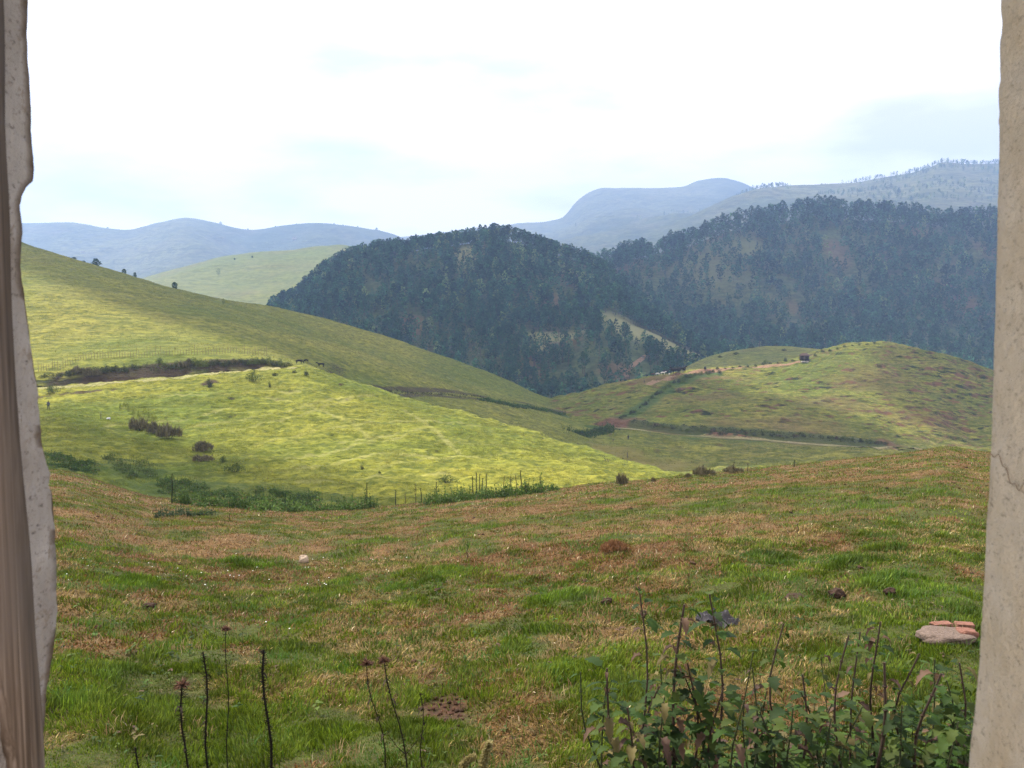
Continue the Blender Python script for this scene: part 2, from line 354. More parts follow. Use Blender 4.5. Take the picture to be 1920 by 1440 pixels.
def hillmat(name, green, yellow, brown, earth, size=1.0, streak=.5, brownness=.5, bump=1.0, tint=False, steep=(.74, .84), dry=None):
    """grassland: large green/yellow drifts, brown patches, contour streaks, bare earth where it is steep"""
    m, N, t = newmat(name)
    g = N('ShaderNodeNewGeometry'); pos = g.outputs['Position']
    mp = N('ShaderNodeMapping', {'Vector': pos, 'Scale': (1 / size, 1 / size, 1 / size)}).outputs[0]
    ct = N('ShaderNodeMapping', {'Vector': pos, 'Scale': (.22 / size, .4 / size, 2.4 / size)}).outputs[0]
    big = noise(N, mp, .022, 5, .6, .6); med = noise(N, mp, .11, 5, .65, .4); fine = noise(N, mp, .9, 4, .7)
    st = noise(N, ct, 1.0, 4, .6, .3)
    c = mixc(N, ramp(N, big, [(.38, 0.), (.62, 1.)]), green, yellow)
    c = mixc(N, ramp(N, med, [(.50 - .12 * brownness + .06, 0.), (.74, .85 * brownness + .1)]), c, brown)
    c = mixc(N, ramp(N, st, [(.35, streak), (.6, 0.)]), c, tuple(q * .5 for q in green))
    c = mixc(N, ramp(N, fine, [(.36, .8), (.53, 0.)]), c, tuple(q * .55 for q in green))  # dips darkened, crests lightened in the colour, like shade between tussocks
    c = mixc(N, ramp(N, fine, [(.55, 0.), (.75, .5)]), c, tuple(min(1, q * 1.35) for q in yellow))
    nz = N('ShaderNodeSeparateXYZ', {0: g.outputs['True Normal']}).outputs[2]
    ec = mixc(N, ramp(N, noise(N, mp, .35, 3), [(.42, 0.), (.6, 1.)]), earth, (.025, .035, .014))
    c = mixc(N, ramp(N, nz, [(steep[0], 1.), (steep[1], 0.)]), c, ec)
    if tint:
        at = N('ShaderNodeAttribute', attribute_name='tint'); sep = N('ShaderNodeSeparateColor', {0: at.outputs[0]})
        jit = math_(N, 'MULTIPLY', ramp(N, fine, [(.2, .75), (.6, 1.)]), sep.outputs[0])
        c = mixc(N, jit, c, earth)
        c = mixc(N, sep.outputs[1], c, (.05, .09, .022)); c = mixc(N, sep.outputs[2], c, dry or tuple(.5 * a + .5 * b for a, b in zip(yellow, brown)))
    h = math_(N, 'ADD', math_(N, 'MULTIPLY', st, 1.2), fine)
    finish(N, t, c, .95, h, min(1, .85 * bump), .5 * size)
    return m
def leafmat(name, mul=1.0, transl=.35, rough=.7, spec=.25):
    m, N, t = newmat(name)
    at = N('ShaderNodeAttribute', attribute_name='tint').outputs[0]
    c = mixc(N, 1.0, at, (mul, mul, mul), 'MULTIPLY')
    p = N('ShaderNodeBsdfPrincipled', {'Base Color': c, 'Roughness': rough, 'Specular IOR Level': spec})
    tr = N('ShaderNodeBsdfTranslucent', {'Color': c})
    mx = N('ShaderNodeMixShader', {0: transl, 1: p.outputs[0], 2: tr.outputs[0]})
    N('ShaderNodeOutputMaterial', {0: mx.outputs[0]}); return m
def solid(name, col, rough=.8, var=.3, sc=30, bump=.3, spec=.2, use_tint=False):
    m, N, t = newmat(name); tc = N('ShaderNodeTexCoord').outputs['Object']
    n1 = noise(N, tc, sc, 5, .65)
    base = col
    if use_tint: base = N('ShaderNodeAttribute', attribute_name='tint').outputs[0]
    if use_tint: c = mixc(N, ramp(N, n1, [(.3, var), (.65, 0.)]), base, (.01, .01, .01))
    else: c = mixc(N, ramp(N, n1, [(.3, 0.), (.7, 1.)]), tuple(q * (1 - var) for q in col), tuple(min(1, q * (1 + var)) for q in col))
    finish(N, t, c, rough, n1, bump, .02, spec); return m
M = {}
M['soil'] = None
def fieldmat():
    m, N, t = newmat('pasture_ground'); pos = N('ShaderNodeNewGeometry').outputs['Position']
    at = N('ShaderNodeAttribute', attribute_name='tint').outputs[0]
    f = noise(N, pos, 9, 5, .7); f2 = noise(N, pos, 40, 3, .7)
    c = mixc(N, ramp(N, f, [(.35, .75), (.62, 0.)]), at, (.02, .018, .008))  # ground colour darkened in patches for shadowed gaps under the blades
    c = mixc(N, ramp(N, f2, [(.5, 0.), (.75, .6)]), c, (.16, .10, .045))
    finish(N, t, c, .95, f, .8, .06); return m
M['field'] = fieldmat()
M['spur'] = hillmat('bright_pasture', (.125, .16, .018), (.29, .275, .036), (.17, .14, .04), (.055, .035, .02), 1.0, .8, .4, 1.6, tint=True, steep=(.66, .78), dry=(.40, .37, .14))
M['left'] = hillmat('hill_pasture', (.125, .155, .02), (.26, .24, .04), (.13, .105, .04), (.045, .030, .018), 1.4, .65, .4, 1.4, tint=True)
M['right'] = hillmat('terraced_pasture', (.125, .155, .022), (.26, .235, .042), (.16, .105, .055), (.16, .085, .05), 1.5, .85, .75, 1.6, tint=True)
M['wood'] = hillmat('wooded_hill_soil', (.06, .09, .03), (.11, .13, .045), (.12, .08, .045), (.17, .08, .045), 5, .5, .8, .6, tint=True, steep=(.3, .4), dry=(.20, .195, .08))
M['pale'] = hillmat('pale_pasture', (.12, .15, .04), (.17, .18, .05), (.15, .11, .06), (.14, .08, .05), 7, .4, .6, .5, steep=(.3, .5))
M['far'] = hillmat('distant_upland', (.03, .05, .02), (.14, .145, .06), (.12, .09, .06), (.14, .10, .07), 16, .6, .6, .9, steep=(.2, .4))
M['leaf'] = leafmat('foliage'); M['grass'] = leafmat('grass_blades', 1, .24, .6, .25); M['pine'] = leafmat('pine_foliage', 1, .15, .9, .08)
M['bark'] = solid('bark', (.09, .065, .045), .9, .3, 3)

# ------------------------------------------------------------------ setting: ground and hills
def strip(x, y, pts, w0, w1=None):
    """0..1 nearness of (x,y) to a polyline of world points"""
    pts = np.array(pts, float); d = np.full(x.shape, 1e9)
    for a, b in zip(pts[:-1], pts[1:]):
        ab = b - a; t = np.clip(((x - a[0]) * ab[0] + (y - a[1]) * ab[1]) / (ab @ ab), 0, 1)
        d = np.minimum(d, np.hypot(x - a[0] - t * ab[0], y - a[1] - t * ab[1]))
    return 1 - sstep(w0, w1 or w0 * 1.8, d)
def line(sh, uv, **k): return [sh.hit(u, v, **k)[:2] for u, v in uv]
def blobs(sh, V, L):
    """L: (u, v, radius x, radius y) patches given where they lie"""
    r = np.zeros(len(V))
    for u, v, rx, ry in L:
        p = sh.hit(u, v); r = np.maximum(r, 1 - sstep(.55, 1.15, np.hypot((V[:, 0] - p[0]) / rx, (V[:, 1] - p[1]) / ry) + (fbm(V[:, 0], V[:, 1], max(rx, ry) * .7, 3, 3) - .5) * .9))
    return r
def build_hill(sh, name, mat, u0, u1, nu, nd, dens=None, paint=None, label=None, dfirst=None):
    V, F, _ = sh.grid(u0, u1, nu, nd, dens, dfirst)
    col = paint(V) if paint else None
    o = put(name, mesh_np(name, V, F, mat, col, True)); tag(o, kind='structure', label=label, cat='hill'); return o

GREENS = [(1050, 1122, .9, .9), (480, 1055, .9, .8), (625, 1045, .8, .9), (1730, 922, 1.5, 1.6), (1450, 1052, .9, 1.2), (230, 1262, .45, .3), (400, 1235, .3, .3), (1640, 950, 1.6, 1.2), (540, 1170, .35, .35), (1150, 940, 1.4, 1.2),
          (1350, 945, 1.6, 1.3), (900, 990, 1.2, 1), (1480, 920, 1.6, 1.3), (250, 1095, 1., .8), (760, 1105, .8, .7), (720, 1015, 1.2, 1), (500, 945, 1.5, 1.2), (1000, 1185, .5, .4), (1700, 1100, .8, .8), (1600, 1050, 1, .7), (130, 1320, .25, .25), (1820, 1150, .6, .6)]
GP = [FIELD.hit(u, v) for u, v, _, _ in GREENS]
def lushness(x, y):
    """1 = fresh green turf, 0 = dead brown turf"""
    g = fbm(x * 1.2, y * .8, 2.4, 3, 7) * .42 + fbm(x * 1.3, y * .8, .8, 3, 8) * .58
    g = sstep(.38, .64, g + .055 * (1 - sstep(5, 14, y)) - .02 * sstep(11, 20, y) + .06 * sstep(46, 58, y) + .03 * sstep(-5, 15, x))
    for p, (u, v, rx, ry) in zip(GP, GREENS):
        g = np.maximum(g, 1.2 * (1 - sstep(.25, 1.15, np.hypot((x - p[0]) / (rx * 1.1), (y - p[1]) / (ry * 1.7)) + (fbm(x, y, .5, 2, 3) - .5) * .7)))
    return g
MUD = FIELD.hit(835, 1335)
def mudness(x, y): return 1 - sstep(.55, 1.1, np.hypot((x - MUD[0]) / .22, (y - MUD[1]) / .34) + (fbm(x, y, .15, 2, 3) - .5) * .9)
def paint_field(V):
    g = np.clip(lushness(V[:, 0], V[:, 1]), 0, 1)[:, None]; md = mudness(V[:, 0], V[:, 1])[:, None]
    c = g * np.array([.06, .08, .016]) + (1 - g) * np.array([.19, .11, .045])
    return c * (1 - md) + md * np.array([.075, .035, .022])
build_hill(FIELD, 'ground', M['field'], -1400, 3200, 900, 420, [1, 2, 2, 2, 2, 2, 2, 1, 1], paint_field, 'sloping cow pasture of green and brown turf')

def paint_spur(V):
    x, y = V[:, 0], V[:, 1]
    e = strip(x, y, line(SPUR, [(60, 748), (95, 742), (150, 738), (215, 731)]), .5, 1.2) * .9
    e = np.maximum(e, strip(x, y, line(SPUR, [(388, 722), (398, 716)]), .6, 1.5))
    g = blobs(SPUR, V, [(120, 870, 9, 5), (230, 880, 7, 4), (380, 915, 9, 5), (500, 930, 7, 4), (620, 935, 9, 3)]) * .55
    d = np.zeros(len(V))
    for L_ in ([(480, 835), (700, 790), (900, 800)], [(430, 810), (600, 770), (700, 740)], [(300, 745), (420, 740), (560, 735)], [(560, 880), (720, 850), (900, 860)], [(640, 830), (800, 800)], [(700, 880), (820, 860), (980, 850)], [(360, 800), (520, 775), (640, 745)], [(480, 860), (640, 845), (760, 815)], [(560, 905), (700, 893), (840, 890)], [(500, 745), (580, 760), (660, 790), (700, 830)], [(760, 770), (820, 810), (860, 850)], [(200, 800), (330, 790), (430, 765)]):
        d = np.maximum(d, strip(x, y, line(SPUR, L_), .22, .6) * (.1 + .35 * fbm(x, y, 3, 2, 4)))
    return np.stack([e, g, d], 1)
build_hill(SPUR, 'hill', M['spur'], -1400, 1700, 900, 420, [1, 2, 3, 4, 4, 1, 1, .5], paint_spur, 'sunlit yellow green spur across the gully')
def paint_left(V):
    x, y = V[:, 0], V[:, 1]
    e = strip(x, y, line(LEFT, [(655, 722), (720, 728), (800, 731), (900, 742), (1010, 762), (1120, 784)]), 1.5, 3.2) * .9
    e = np.maximum(e, strip(x, y, line(LEFT, [(740, 742), (800, 741), (860, 746), (900, 749)]), 1.3, 3.2) * .85)
    k = LEFT.ctrl(x / y)[0]; uu = x / y * FPX + 960
    face = sstep(-.6, .0, y - k[:, 0]) * (1 - sstep(.3, 1.2, y - k[:, 1])) * sstep(40, 70, uu) * (1 - sstep(515, 560, uu)) * sstep(.36, .56, fbm(x, y * .5, 4, 3, 66))
    e = np.maximum(e, face)
    g = strip(x, y, line(LEFT, [(920, 752), (1000, 765), (1090, 785)]), 1.5, 4) * .8
    return np.stack([e, g, g * 0], 1)
build_hill(LEFT, 'hill', M['left'], -1400, 1700, 800, 420, [1, 2, 3, 1, 3, 1, .5], paint_left, 'long green hillside with a cattle track along its foot')
def paint_right(V):
    x, y = V[:, 0], V[:, 1]
    e = blobs(RIGHT, V, [(1170, 795, 7, 6), (1155, 792, 6, 5)])
    e = np.maximum(e, blobs(RIGHT, V, [(1530, 825, 3.5, 4), (1660, 833, 4, 4)]) * .9)
    e = np.maximum(e, blobs(RIGHT, V, [(1290, 702, 22, 8), (1220, 714, 12, 8)]) * .55)
    e = np.maximum(e, strip(x, y, line(RIGHT, [(1020, 765), (1060, 772), (1120, 783)]), .7, 2) * .6)
    e = np.maximum(e, strip(x, y, line(RIGHT, [(1060, 790), (1075, 815)]), .4, 1.2) * .5)
    e = np.maximum(e, blobs(RIGHT, V, [(1570, 762, 14, 12), (1300, 748, 12, 7), (1480, 810, 16, 10), (1400, 800, 14, 8), (1640, 700, 16, 10), (1345, 745, 10, 6), (1500, 790, 12, 8), (1620, 720, 14, 10), (1700, 780, 16, 10)]) * .30)
    k = RIGHT.ctrl(x / y)[0]; uu = x / y * FPX + 960
    e = np.maximum(e, sstep(-1, .2, y - k[:, 3]) * (1 - sstep(-.2, 1.2, y - k[:, 4])) * sstep(1150, 1190, uu) * (1 - sstep(1660, 1730, uu)) * .8)
    g = strip(x, y, line(RIGHT, [(1175, 780), (1225, 745), (1270, 718), (1340, 702)]), 2, 4.5) * .85
    g = np.maximum(g, blobs(RIGHT, V, [(1060, 812, 14, 9), (1110, 805, 10, 8)]) * .9)
    g = np.maximum(g, strip(x, y, line(RIGHT, [(1190, 797), (1300, 812), (1500, 822), (1650, 834)]), 1.2, 3.) * .7)
    g = np.maximum(g, strip(x, y, line(RIGHT, [(1150, 803), (1300, 824), (1420, 828)]), .9, 2.2) * .6)
    d = blobs(RIGHT, V, [(1200, 870, 14, 12), (1130, 850, 12, 16)]) * .7
    return np.stack([e, g, d], 1)
build_hill(RIGHT, 'hill', M['right'], 300, 2700, 800, 480, [1, 2, .5, 2, 4, 4, 1, .5], paint_right, 'rounded terraced hill above the dirt road')
build_hill(KNOLL, 'hill', M['right'], 700, 2400, 300, 140, None, lambda V: np.zeros((len(V), 3)), 'low grassy knoll in front of the wooded hills')
def paint_wa(V):
    e = blobs(WOODA, V, [(1140, 690, 8, 12), (1165, 700, 6, 12), (1240, 650, 5, 9), (1060, 640, 16, 22), (1080, 520, 18, 30), (1090, 450, 10, 20), (1020, 560, 16, 26), (770, 610, 12, 20), (1000, 690, 12, 20), (760, 600, 9, 20)])
    g = V[:, 0] * 0
    d = blobs(WOODA, V, [(1165, 602, 22, 30), (1215, 630, 24, 30), (1270, 655, 24, 28), (1310, 670, 18, 20), (1040, 632, 20, 14), (1010, 655, 10, 14), (560, 560, 5, 18), (870, 485, 16, 40)])
    uu = V[:, 0] / V[:, 1] * FPX + 960; d = np.maximum(d, sstep(1125, 1150, uu) * (1 - sstep(1320, 1350, uu)) * sstep(585, 605, V[:, 1]) * (1 - sstep(648, 670, V[:, 1])) * .9)  # pale grass wedge, tinted brighter to look sunlit under the cloud
    return np.stack([e * .5, g, d], 1)
build_hill(WOODA, 'hill', M['wood'], -700, 2100, 420, 260, None, paint_wa, 'steep hill under dense pine plantation')
def paint_wb(V):
    e = blobs(WOODB, V, [(1170, 500, 16, 30), (1330, 435, 20, 30), (1570, 475, 14, 30), (1720, 435, 20, 20), (1850, 470, 14, 30), (1490, 580, 10, 20), (1800, 560, 30, 40)])
    return np.stack([e * .4, e * 0, blobs(WOODB, V, [(1450, 580, 10, 30), (1350, 480, 70, 60)]) * .45], 1)
build_hill(WOODB, 'hill', M['wood'], 300, 2900, 420, 260, None, paint_wb, 'long wooded ridge with pines along its crest')
build_hill(PALE, 'hill', M['pale'], -900, 1500, 300, 180, None, None, 'pale grassy hill between the near slope and the blue range')
build_hill(FARL, 'hill', M['far'], -1400, 1700, 420, 180, None, None, 'hazy blue mountain range above the left slope')
build_hill(MESA, 'hill', M['far'], -300, 3000, 520, 240, None, None, 'flat topped blue mountain on the horizon')
build_hill(FARR, 'hill', M['far'], 700, 3000, 420, 200, None, None, 'hazy wooded mountain behind the pine ridge')
# valley floor that carries everything out to the horizon
g = 6200; put_v = np.array([[-g, 20, -330], [g, 20, -330], [g, 5150, -330], [-g, 5150, -330]], float)
tag(put('terrain', mesh_np('terrain', put_v, np.array([[0, 1, 2, 3]]), M['far'])), kind='structure')

# ------------------------------------------------------------------ haze
bpy.ops.mesh.primitive_cube_add(size=1); hz = bpy.context.object; hz.name = 'haze'
hz.scale = (12600, 5600, 1131); hz.location = (0, 2400, 233.5)
m, N, t = newmat('haze'); pv = N('ShaderNodeVolumePrincipled', {'Color': (.43, .61, 1.0, 1), 'Density': .00025, 'Anisotropy': .3})
o_ = N('ShaderNodeOutputMaterial'); t.links.new(pv.outputs[0], o_.inputs['Volume'])
hz.data.materials.append(m); tag(hz, kind='stuff', label='pale blue haze over the valleys', cat='haze')

# ------------------------------------------------------------------ grass
rng = np.random.default_rng(7)
def blades(P, h, w, az, lean, curl, col, three=True):
    """P (n,3) roots; lean = how far the tip moves sideways / h"""
    n = len(P); d = np.stack([np.cos(az), np.sin(az), np.zeros(n)], 1); s = np.stack([-np.sin(az), np.cos(az), np.zeros(n)], 1)
    f = rng.uniform(-1, 1, n)[:, None]; s = s * np.cos(f * 1.4) + d * np.sin(f * 1.4) * .8
    up = np.array([0, 0, 1.]); h = h[:, None]; w = w[:, None]; lean = lean[:, None]; curl = curl[:, None]
    vz = np.sqrt(np.maximum(.04, 1 - np.minimum(lean, .97) ** 2))
    tip = P + h * (d * lean + up * vz * (1 - curl * .7)); P = P - up * .01
    if not three:
        V = np.stack([P - s * w / 2, P + s * w / 2, tip], 1).reshape(-1, 3)
        return V, np.arange(3 * n).reshape(n, 3), np.repeat(col, 3, 0)
    mid = P + h * (d * lean * .35 + up * vz * .62)
    V = np.stack([P - s * w / 2, P + s * w / 2, mid + s * w * .42, mid - s * w * .42, tip], 1).reshape(-1, 3)
    q = (np.arange(n) * 5)[:, None]
    F = [np.hstack([q + 3, q + 2, q + 4]), np.hstack([q, q + 1, q + 2, q + 3])]
    return V, F, np.repeat(col, 5, 0)
def scatter(a0, a1, D0, D1, dens):
    n = int(dens * (a1 - a0) * (D1 * D1 - D0 * D0) / 2); a = rng.uniform(a0, a1, n); D = np.sqrt(rng.uniform(D0 * D0, D1 * D1, n)); return a * D, D
def lerp(a, b, t): return np.asarray(a, float) * (1 - t) + np.asarray(b, float) * t
def turf(name, D0, D1, dens, wid, hs, three, label):
    x, y = scatter(-.78, .78, D0, D1, dens); n = len(x)
    g = lushness(x, y); md = mudness(x, y); lush = np.clip((g - .95) / .3, 0, 1)
    r = rng.random(n); dead = r > (.23 + .22 * (1 - sstep(6, 15, y)) + .50 * np.clip(g, 0, 1) * (1 + .2 * (1 - sstep(6, 16, y))) + .12 * lush); keep = ~((md > .4) & (rng.random(n) < .93))
    hz_ = fbm(x, y, .32, 3, 88); r2 = rng.random(n)[:, None]; r3 = rng.random(n)
    green = lerp([.055, .10, .006], [.175, .22, .018], r2)
    green = lerp(green, [.075, .15, .010], lush[:, None] * .6); green = green * (.25 + 1.5 * fbm(x, y, .42, 3, 5))[:, None]  # clump brightness varied in the colour to deepen shadows between clumps
    straw = lerp([.38, .275, .09], [.18, .12, .038], r2) * np.where(r3 > .7, .5, 1)[:, None]; rust = lerp([.25, .115, .04], [.12, .058, .022], r2)
    rw = sstep(.40, .58, fbm(x, y, 1.6, 3, 31) + .13 * sstep(8, 18, y)); dc = np.where((r3 < rw * .8)[:, None], rust, straw)
    pale = (r3 > .988)[:, None]; dc = np.where(pale, [.68, .57, .36], dc)
    c = np.where(dead[:, None], dc, green) * rng.uniform(.45, 1.5, (n, 1))
    h = np.where(dead, rng.uniform(.03, .08, n), rng.uniform(.018, .042, n) * (.3 + 1.9 * sstep(.25, .75, hz_)) * (1 + .6 * lush)) * hs
    lean = np.where(dead, rng.uniform(.5, 1, n), rng.uniform(.1, .75, n)); curl = np.where(dead, rng.uniform(0, .8, n), rng.uniform(0, .3, n))
    az = rng.uniform(0, 2.6, n) + 9 * fbm(x, y, .3, 2, 44); ww = wid * rng.uniform(.6, 2.0, n)
    P = FIELD.P(x, y)
    k = keep; V, F, C = blades(P[k], h[k], ww[k], az[k], lean[k], curl[k], c[k], three)
    tag(put(name, mesh_np(name, V, F, M['grass'], C)), label, 'grass', None, 'stuff')
turf('turf_grass', 2.2, 7.5, 7500, .0058, 1.0, True, 'short mixed turf nearest the window')
turf('turf_grass', 7.5, 15, 3000, .0085, 1.05, True, 'cropped turf with dead brown patches across the middle of the pasture')
turf('turf_grass', 15, 30, 800, .013, 1.15, False, 'brown mottled turf further down the pasture')
turf('turf_grass', 30, 76, 190, .027, 1.5, False, 'brown and green turf up to the crest of the pasture')
# longer clumps
def tuft_patch(name, pts, label, hh=(.10, .2), cols=((.05, .14, .015), (.11, .2, .03)), k=60, spread=.12, wid=.007):
    X = []; 
    for (x, y) in pts:
        n = k; X.append(np.stack([rng.normal(x, spread, n), rng.normal(y, spread * 1.3, n)], 1))
    X = np.vstack(X); n = len(X); P = FIELD.P(X[:, 0], X[:, 1])
    c = lerp(cols[0], cols[1], rng.random(n)[:, None])
    V, F, C = blades(P, rng.uniform(*hh, n), np.full(n, wid), rng.uniform(0, 6.3, n), rng.uniform(.1, .8, n), rng.uniform(0, .5, n), c, True)
    tag(put(name, mesh_np(name, V, F, M['grass'], C)), label, 'grass', None, 'stuff')
pts = []
for i in range(260):
    x, y = scatter(-.7, .7, 3, 16, 1); j = rng.integers(len(x)); pts.append((x[j], y[j]))
tuft_patch('grass_tuft', pts, 'taller fresh green tufts dotted over the near turf', (.06, .13))
pts2 = []
for i in range(240):
    x, y = scatter(-.7, .7, 3, 20, 1); j = rng.integers(len(x)); pts2.append((x[j], y[j]))
tuft_patch('dead_grass_tuft', pts2, 'curled straw coloured dead tufts dotted over the near turf', (.05, .12), ((.3, .17, .08), (.5, .38, .2)), 40, .07, .006)
# flowers: small white daisies on the left half of the pasture
mb = MB(); fl = []
for (u, v, s, n) in [(640, 1070, 1.2, 10), (480, 1085, 1.5, 14), (260, 1085, 1.4, 8), (120, 1100, .8, 6), (560, 1190, .7, 2), (350, 1060, 1.6, 5)]:
    p = FIELD.hit(u, v)
    for i in range(n): fl.append((rng.normal(p[0], s * .45), rng.normal(p[1], s * .5)))
FP = FIELD.P([f[0] for f in fl], [f[1] for f in fl])
for p in FP:
    r = rng.uniform(.007, .012); c = p + [0, 0, rng.uniform(.055, .085)]; k = 8; th = rng.uniform(-.5, .5)
    ring = [c + r * np.array([math.cos(q * 6.283 / k), math.sin(q * 6.283 / k), .25 * math.sin(q * 6.283 / k + th)]) * (1 if q % 2 else .8) for q in range(k)]
    mb.add(ring + [c + [0, 0, .004]], [[q, (q + 1) % k, k] for q in range(k)], (.8, .8, .76)); mb.tube([p, c], .0012, 3, (.06, .12, .02), False)
tag(mb.build('white_flowers', M['leaf']), 'tiny white flowers sprinkled in the turf', 'flowers', None, 'stuff')

def tussocks(name, sh, a0, a1, D0, D1, dens, h, wdt, c0, c1, label, seed, cond=None):
    x, y = scatter(a0, a1, D0, D1, dens)
    k = fbm(x * .45, y, 2.2, 3, seed) + rng.uniform(-.07, .07, len(x)) > .50
    if cond is not None: k &= cond(x, y)
    x, y = x[k], y[k]; n = len(x); P = sh.P(x, y); P[:, 2] -= h * .15
    f = fbm(x, y, 9, 3, seed + 3)[:, None]; c = lerp(c0, c1, np.clip(f * 1.6 - .3, 0, 1)) * rng.uniform(.7, 1.25, (n, 1))
    c = np.where(rng.random((n, 1)) < .06, [.16, .11, .05], c)
    V, F, C = blades(P, rng.uniform(.5, 1.2, n) * h, rng.uniform(.6, 1.3, n) * wdt, rng.uniform(0, 6.3, n), rng.uniform(.2, .85, n), rng.uniform(0, .4, n), c, False)
    tag(put(name, mesh_np(name, V, F, M['grass'], C)), label, 'grass', None, 'stuff')
def spur_ok(x, y):
    C = SPUR.ctrl(x / y); return (y > C[0][:, 1] - 6) & (y < C[0][:, 4] + 1)
tussocks('hill_grass', SPUR, -.66, .22, 74, 172, 46, .30, .055, (.13, .165, .016), (.34, .32, .04), 'tussocky grass covering the bright spur', 11, spur_ok)
tussocks('hill_grass', LEFT, -.66, .12, 178, 372, 5.5, .40, .15, (.115, .145, .02), (.27, .25, .04), 'rough grass on the long left hillside', 12)
def right_ok(x, y):
    C = RIGHT.ctrl(x / y); return (y < C[0][:, 2] - 1) | ((y > C[0][:, 4] + .5) & (y < C[0][:, 6] + 4))
tussocks('hill_grass', RIGHT, .03, .66, 170, 395, 5.5, .40, .15, (.10, .13, .02), (.28, .255, .045), 'rough grass on the terraced right hill', 13, right_ok)

# ------------------------------------------------------------------ trees
def crown_pts(k, rs, kind):
    """leaf-clump centres in a unit-height crown"""
    out = []
    while len(out) < k:
        z = rs.uniform(0, 1)
        if kind == 'pine': z0, rad = .24, .17 * (1 - z) ** .8 * (.55 + .75 * min(1, z * 4)) + .012
        elif kind == 'gum': z0, rad = .45, .16 * math.sin(math.pi * min(.97, max(.06, z))) ** .6
        else: z0, rad = .12, .24 * math.sin(math.pi * min(.95, max(.1, z * .9 + .08))) ** .7
        an = rs.uniform(0, 6.283); lob = 1 + .34 * math.sin(an * 2 + z * 9 + rs.normal(0, .15)) + .2 * math.sin(an * 3 - z * 17)
        r = rad * lob * rs.uniform(.35, 1) ** .5
        out.append((r * math.cos(an), r * math.sin(an), z0 + (1 - z0) * z))
    return np.array(out)
def tri_cloud(C, size, rs, up=.5):
    n = len(C); a = rs.normal(size=(n, 3)); a /= np.linalg.norm(a, axis=1)[:, None]; b = np.cross(a, rs.normal(size=(n, 3))); b /= np.linalg.norm(b, axis=1)[:, None]
    s = size * rs.uniform(.6, 1.4, (n, 1)); V = np.stack([C + a * s, C - a * s * .5 + b * s * .8, C - a * s * .5 - b * s * .8], 1); return V.reshape(-1, 3)
def tree_meshes(kind, seed, k, size, c0, c1):
    rs = np.random.default_rng(seed); C = crown_pts(k, rs, kind); V = tri_cloud(C, size, rs)
    clump = vn(C[:, 0] * 14 + 5, C[:, 2] * 11 + C[:, 1] * 9, seed); t = np.clip(clump + rs.uniform(-.25, .25, k), 0, 1)[:, None]
    col = np.repeat(lerp(c0, c1, t), 3, 0)
    crown = mesh_np('crown', V, np.arange(3 * k).reshape(k, 3), M['pine'], col)
    mb = MB(); b = rs.uniform(-.02, .02, 2)
    mb.tube([[0, 0, -.06], [b[0] * .4, b[1] * .4, .3], [b[0], b[1], .62], [b[0] * 1.2, b[1], .93]], [.016, .012, .008, .002], 5, (.1, .075, .055))
    for q in range(7):
        z = rs.uniform(.3, .8); an = rs.uniform(0, 6.28); l = .13 * (1.1 - z)
        mb.tube([[b[0] * z, b[1] * z, z], [b[0] * z + l * math.cos(an), b[1] * z + l * math.sin(an), z + .05]], [.005, .002], 3, (.1, .075, .055), False)
    F = [np.vstack(mb.F3), np.vstack(mb.F4)]
    tr = mesh_np('trunk', np.vstack(mb.V), F, M['bark'])
    return crown, tr, V, col
DK0, DK1 = (.009, .034, .020), (.042, .11, .05); LT0, LT1 = (.05, .09, .03), (.14, .19, .07)
HI = [tree_meshes('pine', 100 + i, 300, .030, DK0, DK1) for i in range(4)] + [tree_meshes('gum', 120 + i, 240, .032, DK0, DK1) for i in range(3)] + [tree_meshes('bush', 140 + i, 260, .034, LT0, LT1) for i in range(2)]
LOW = [tree_meshes('pine', 200 + i, 84, .050, DK0, DK1) for i in range(6)] + [tree_meshes('gum', 220 + i, 74, .052, DK0, DK1) for i in range(5)] + [tree_meshes('bush', 240 + i, 80, .055, LT0, LT1) for i in range(3)]

def front_horizon(a, sheets): return np.max([SHEETS[s].horizon(a) for s in sheets], 0)
def forest(sh, a0, a1, D0, D1, spacing, hrange, keepfn, front, light=.06):
    x, y = scatter(a0, a1, D0, D1, 1 / spacing ** 2); k = keepfn(x, y); x, y = x[k], y[k]
    P = sh.P(x, y); H = rng.uniform(*hrange, len(x)); a = x / y
    vis = (P[:, 2] + H - CAMZ) / y > front_horizon(a, front) + .0005
    # hidden behind the sheet's own ridge
    own = np.full(len(x), -9.); C = sh.ctrl(a)
    for f in np.linspace(0, .985, 50):
        D = C[0][:, 0] * (1 - f) + y * f; own = np.maximum(own, (sh.base(a, D, C) - CAMZ) / D)
    vis &= (P[:, 2] + H - CAMZ) / y > own
    P, H = P[vis], H[vis]; kind = np.where(rng.random(len(H)) < light, 2, np.where(rng.random(len(H)) < .6, 0, 1)); return P, H, kind
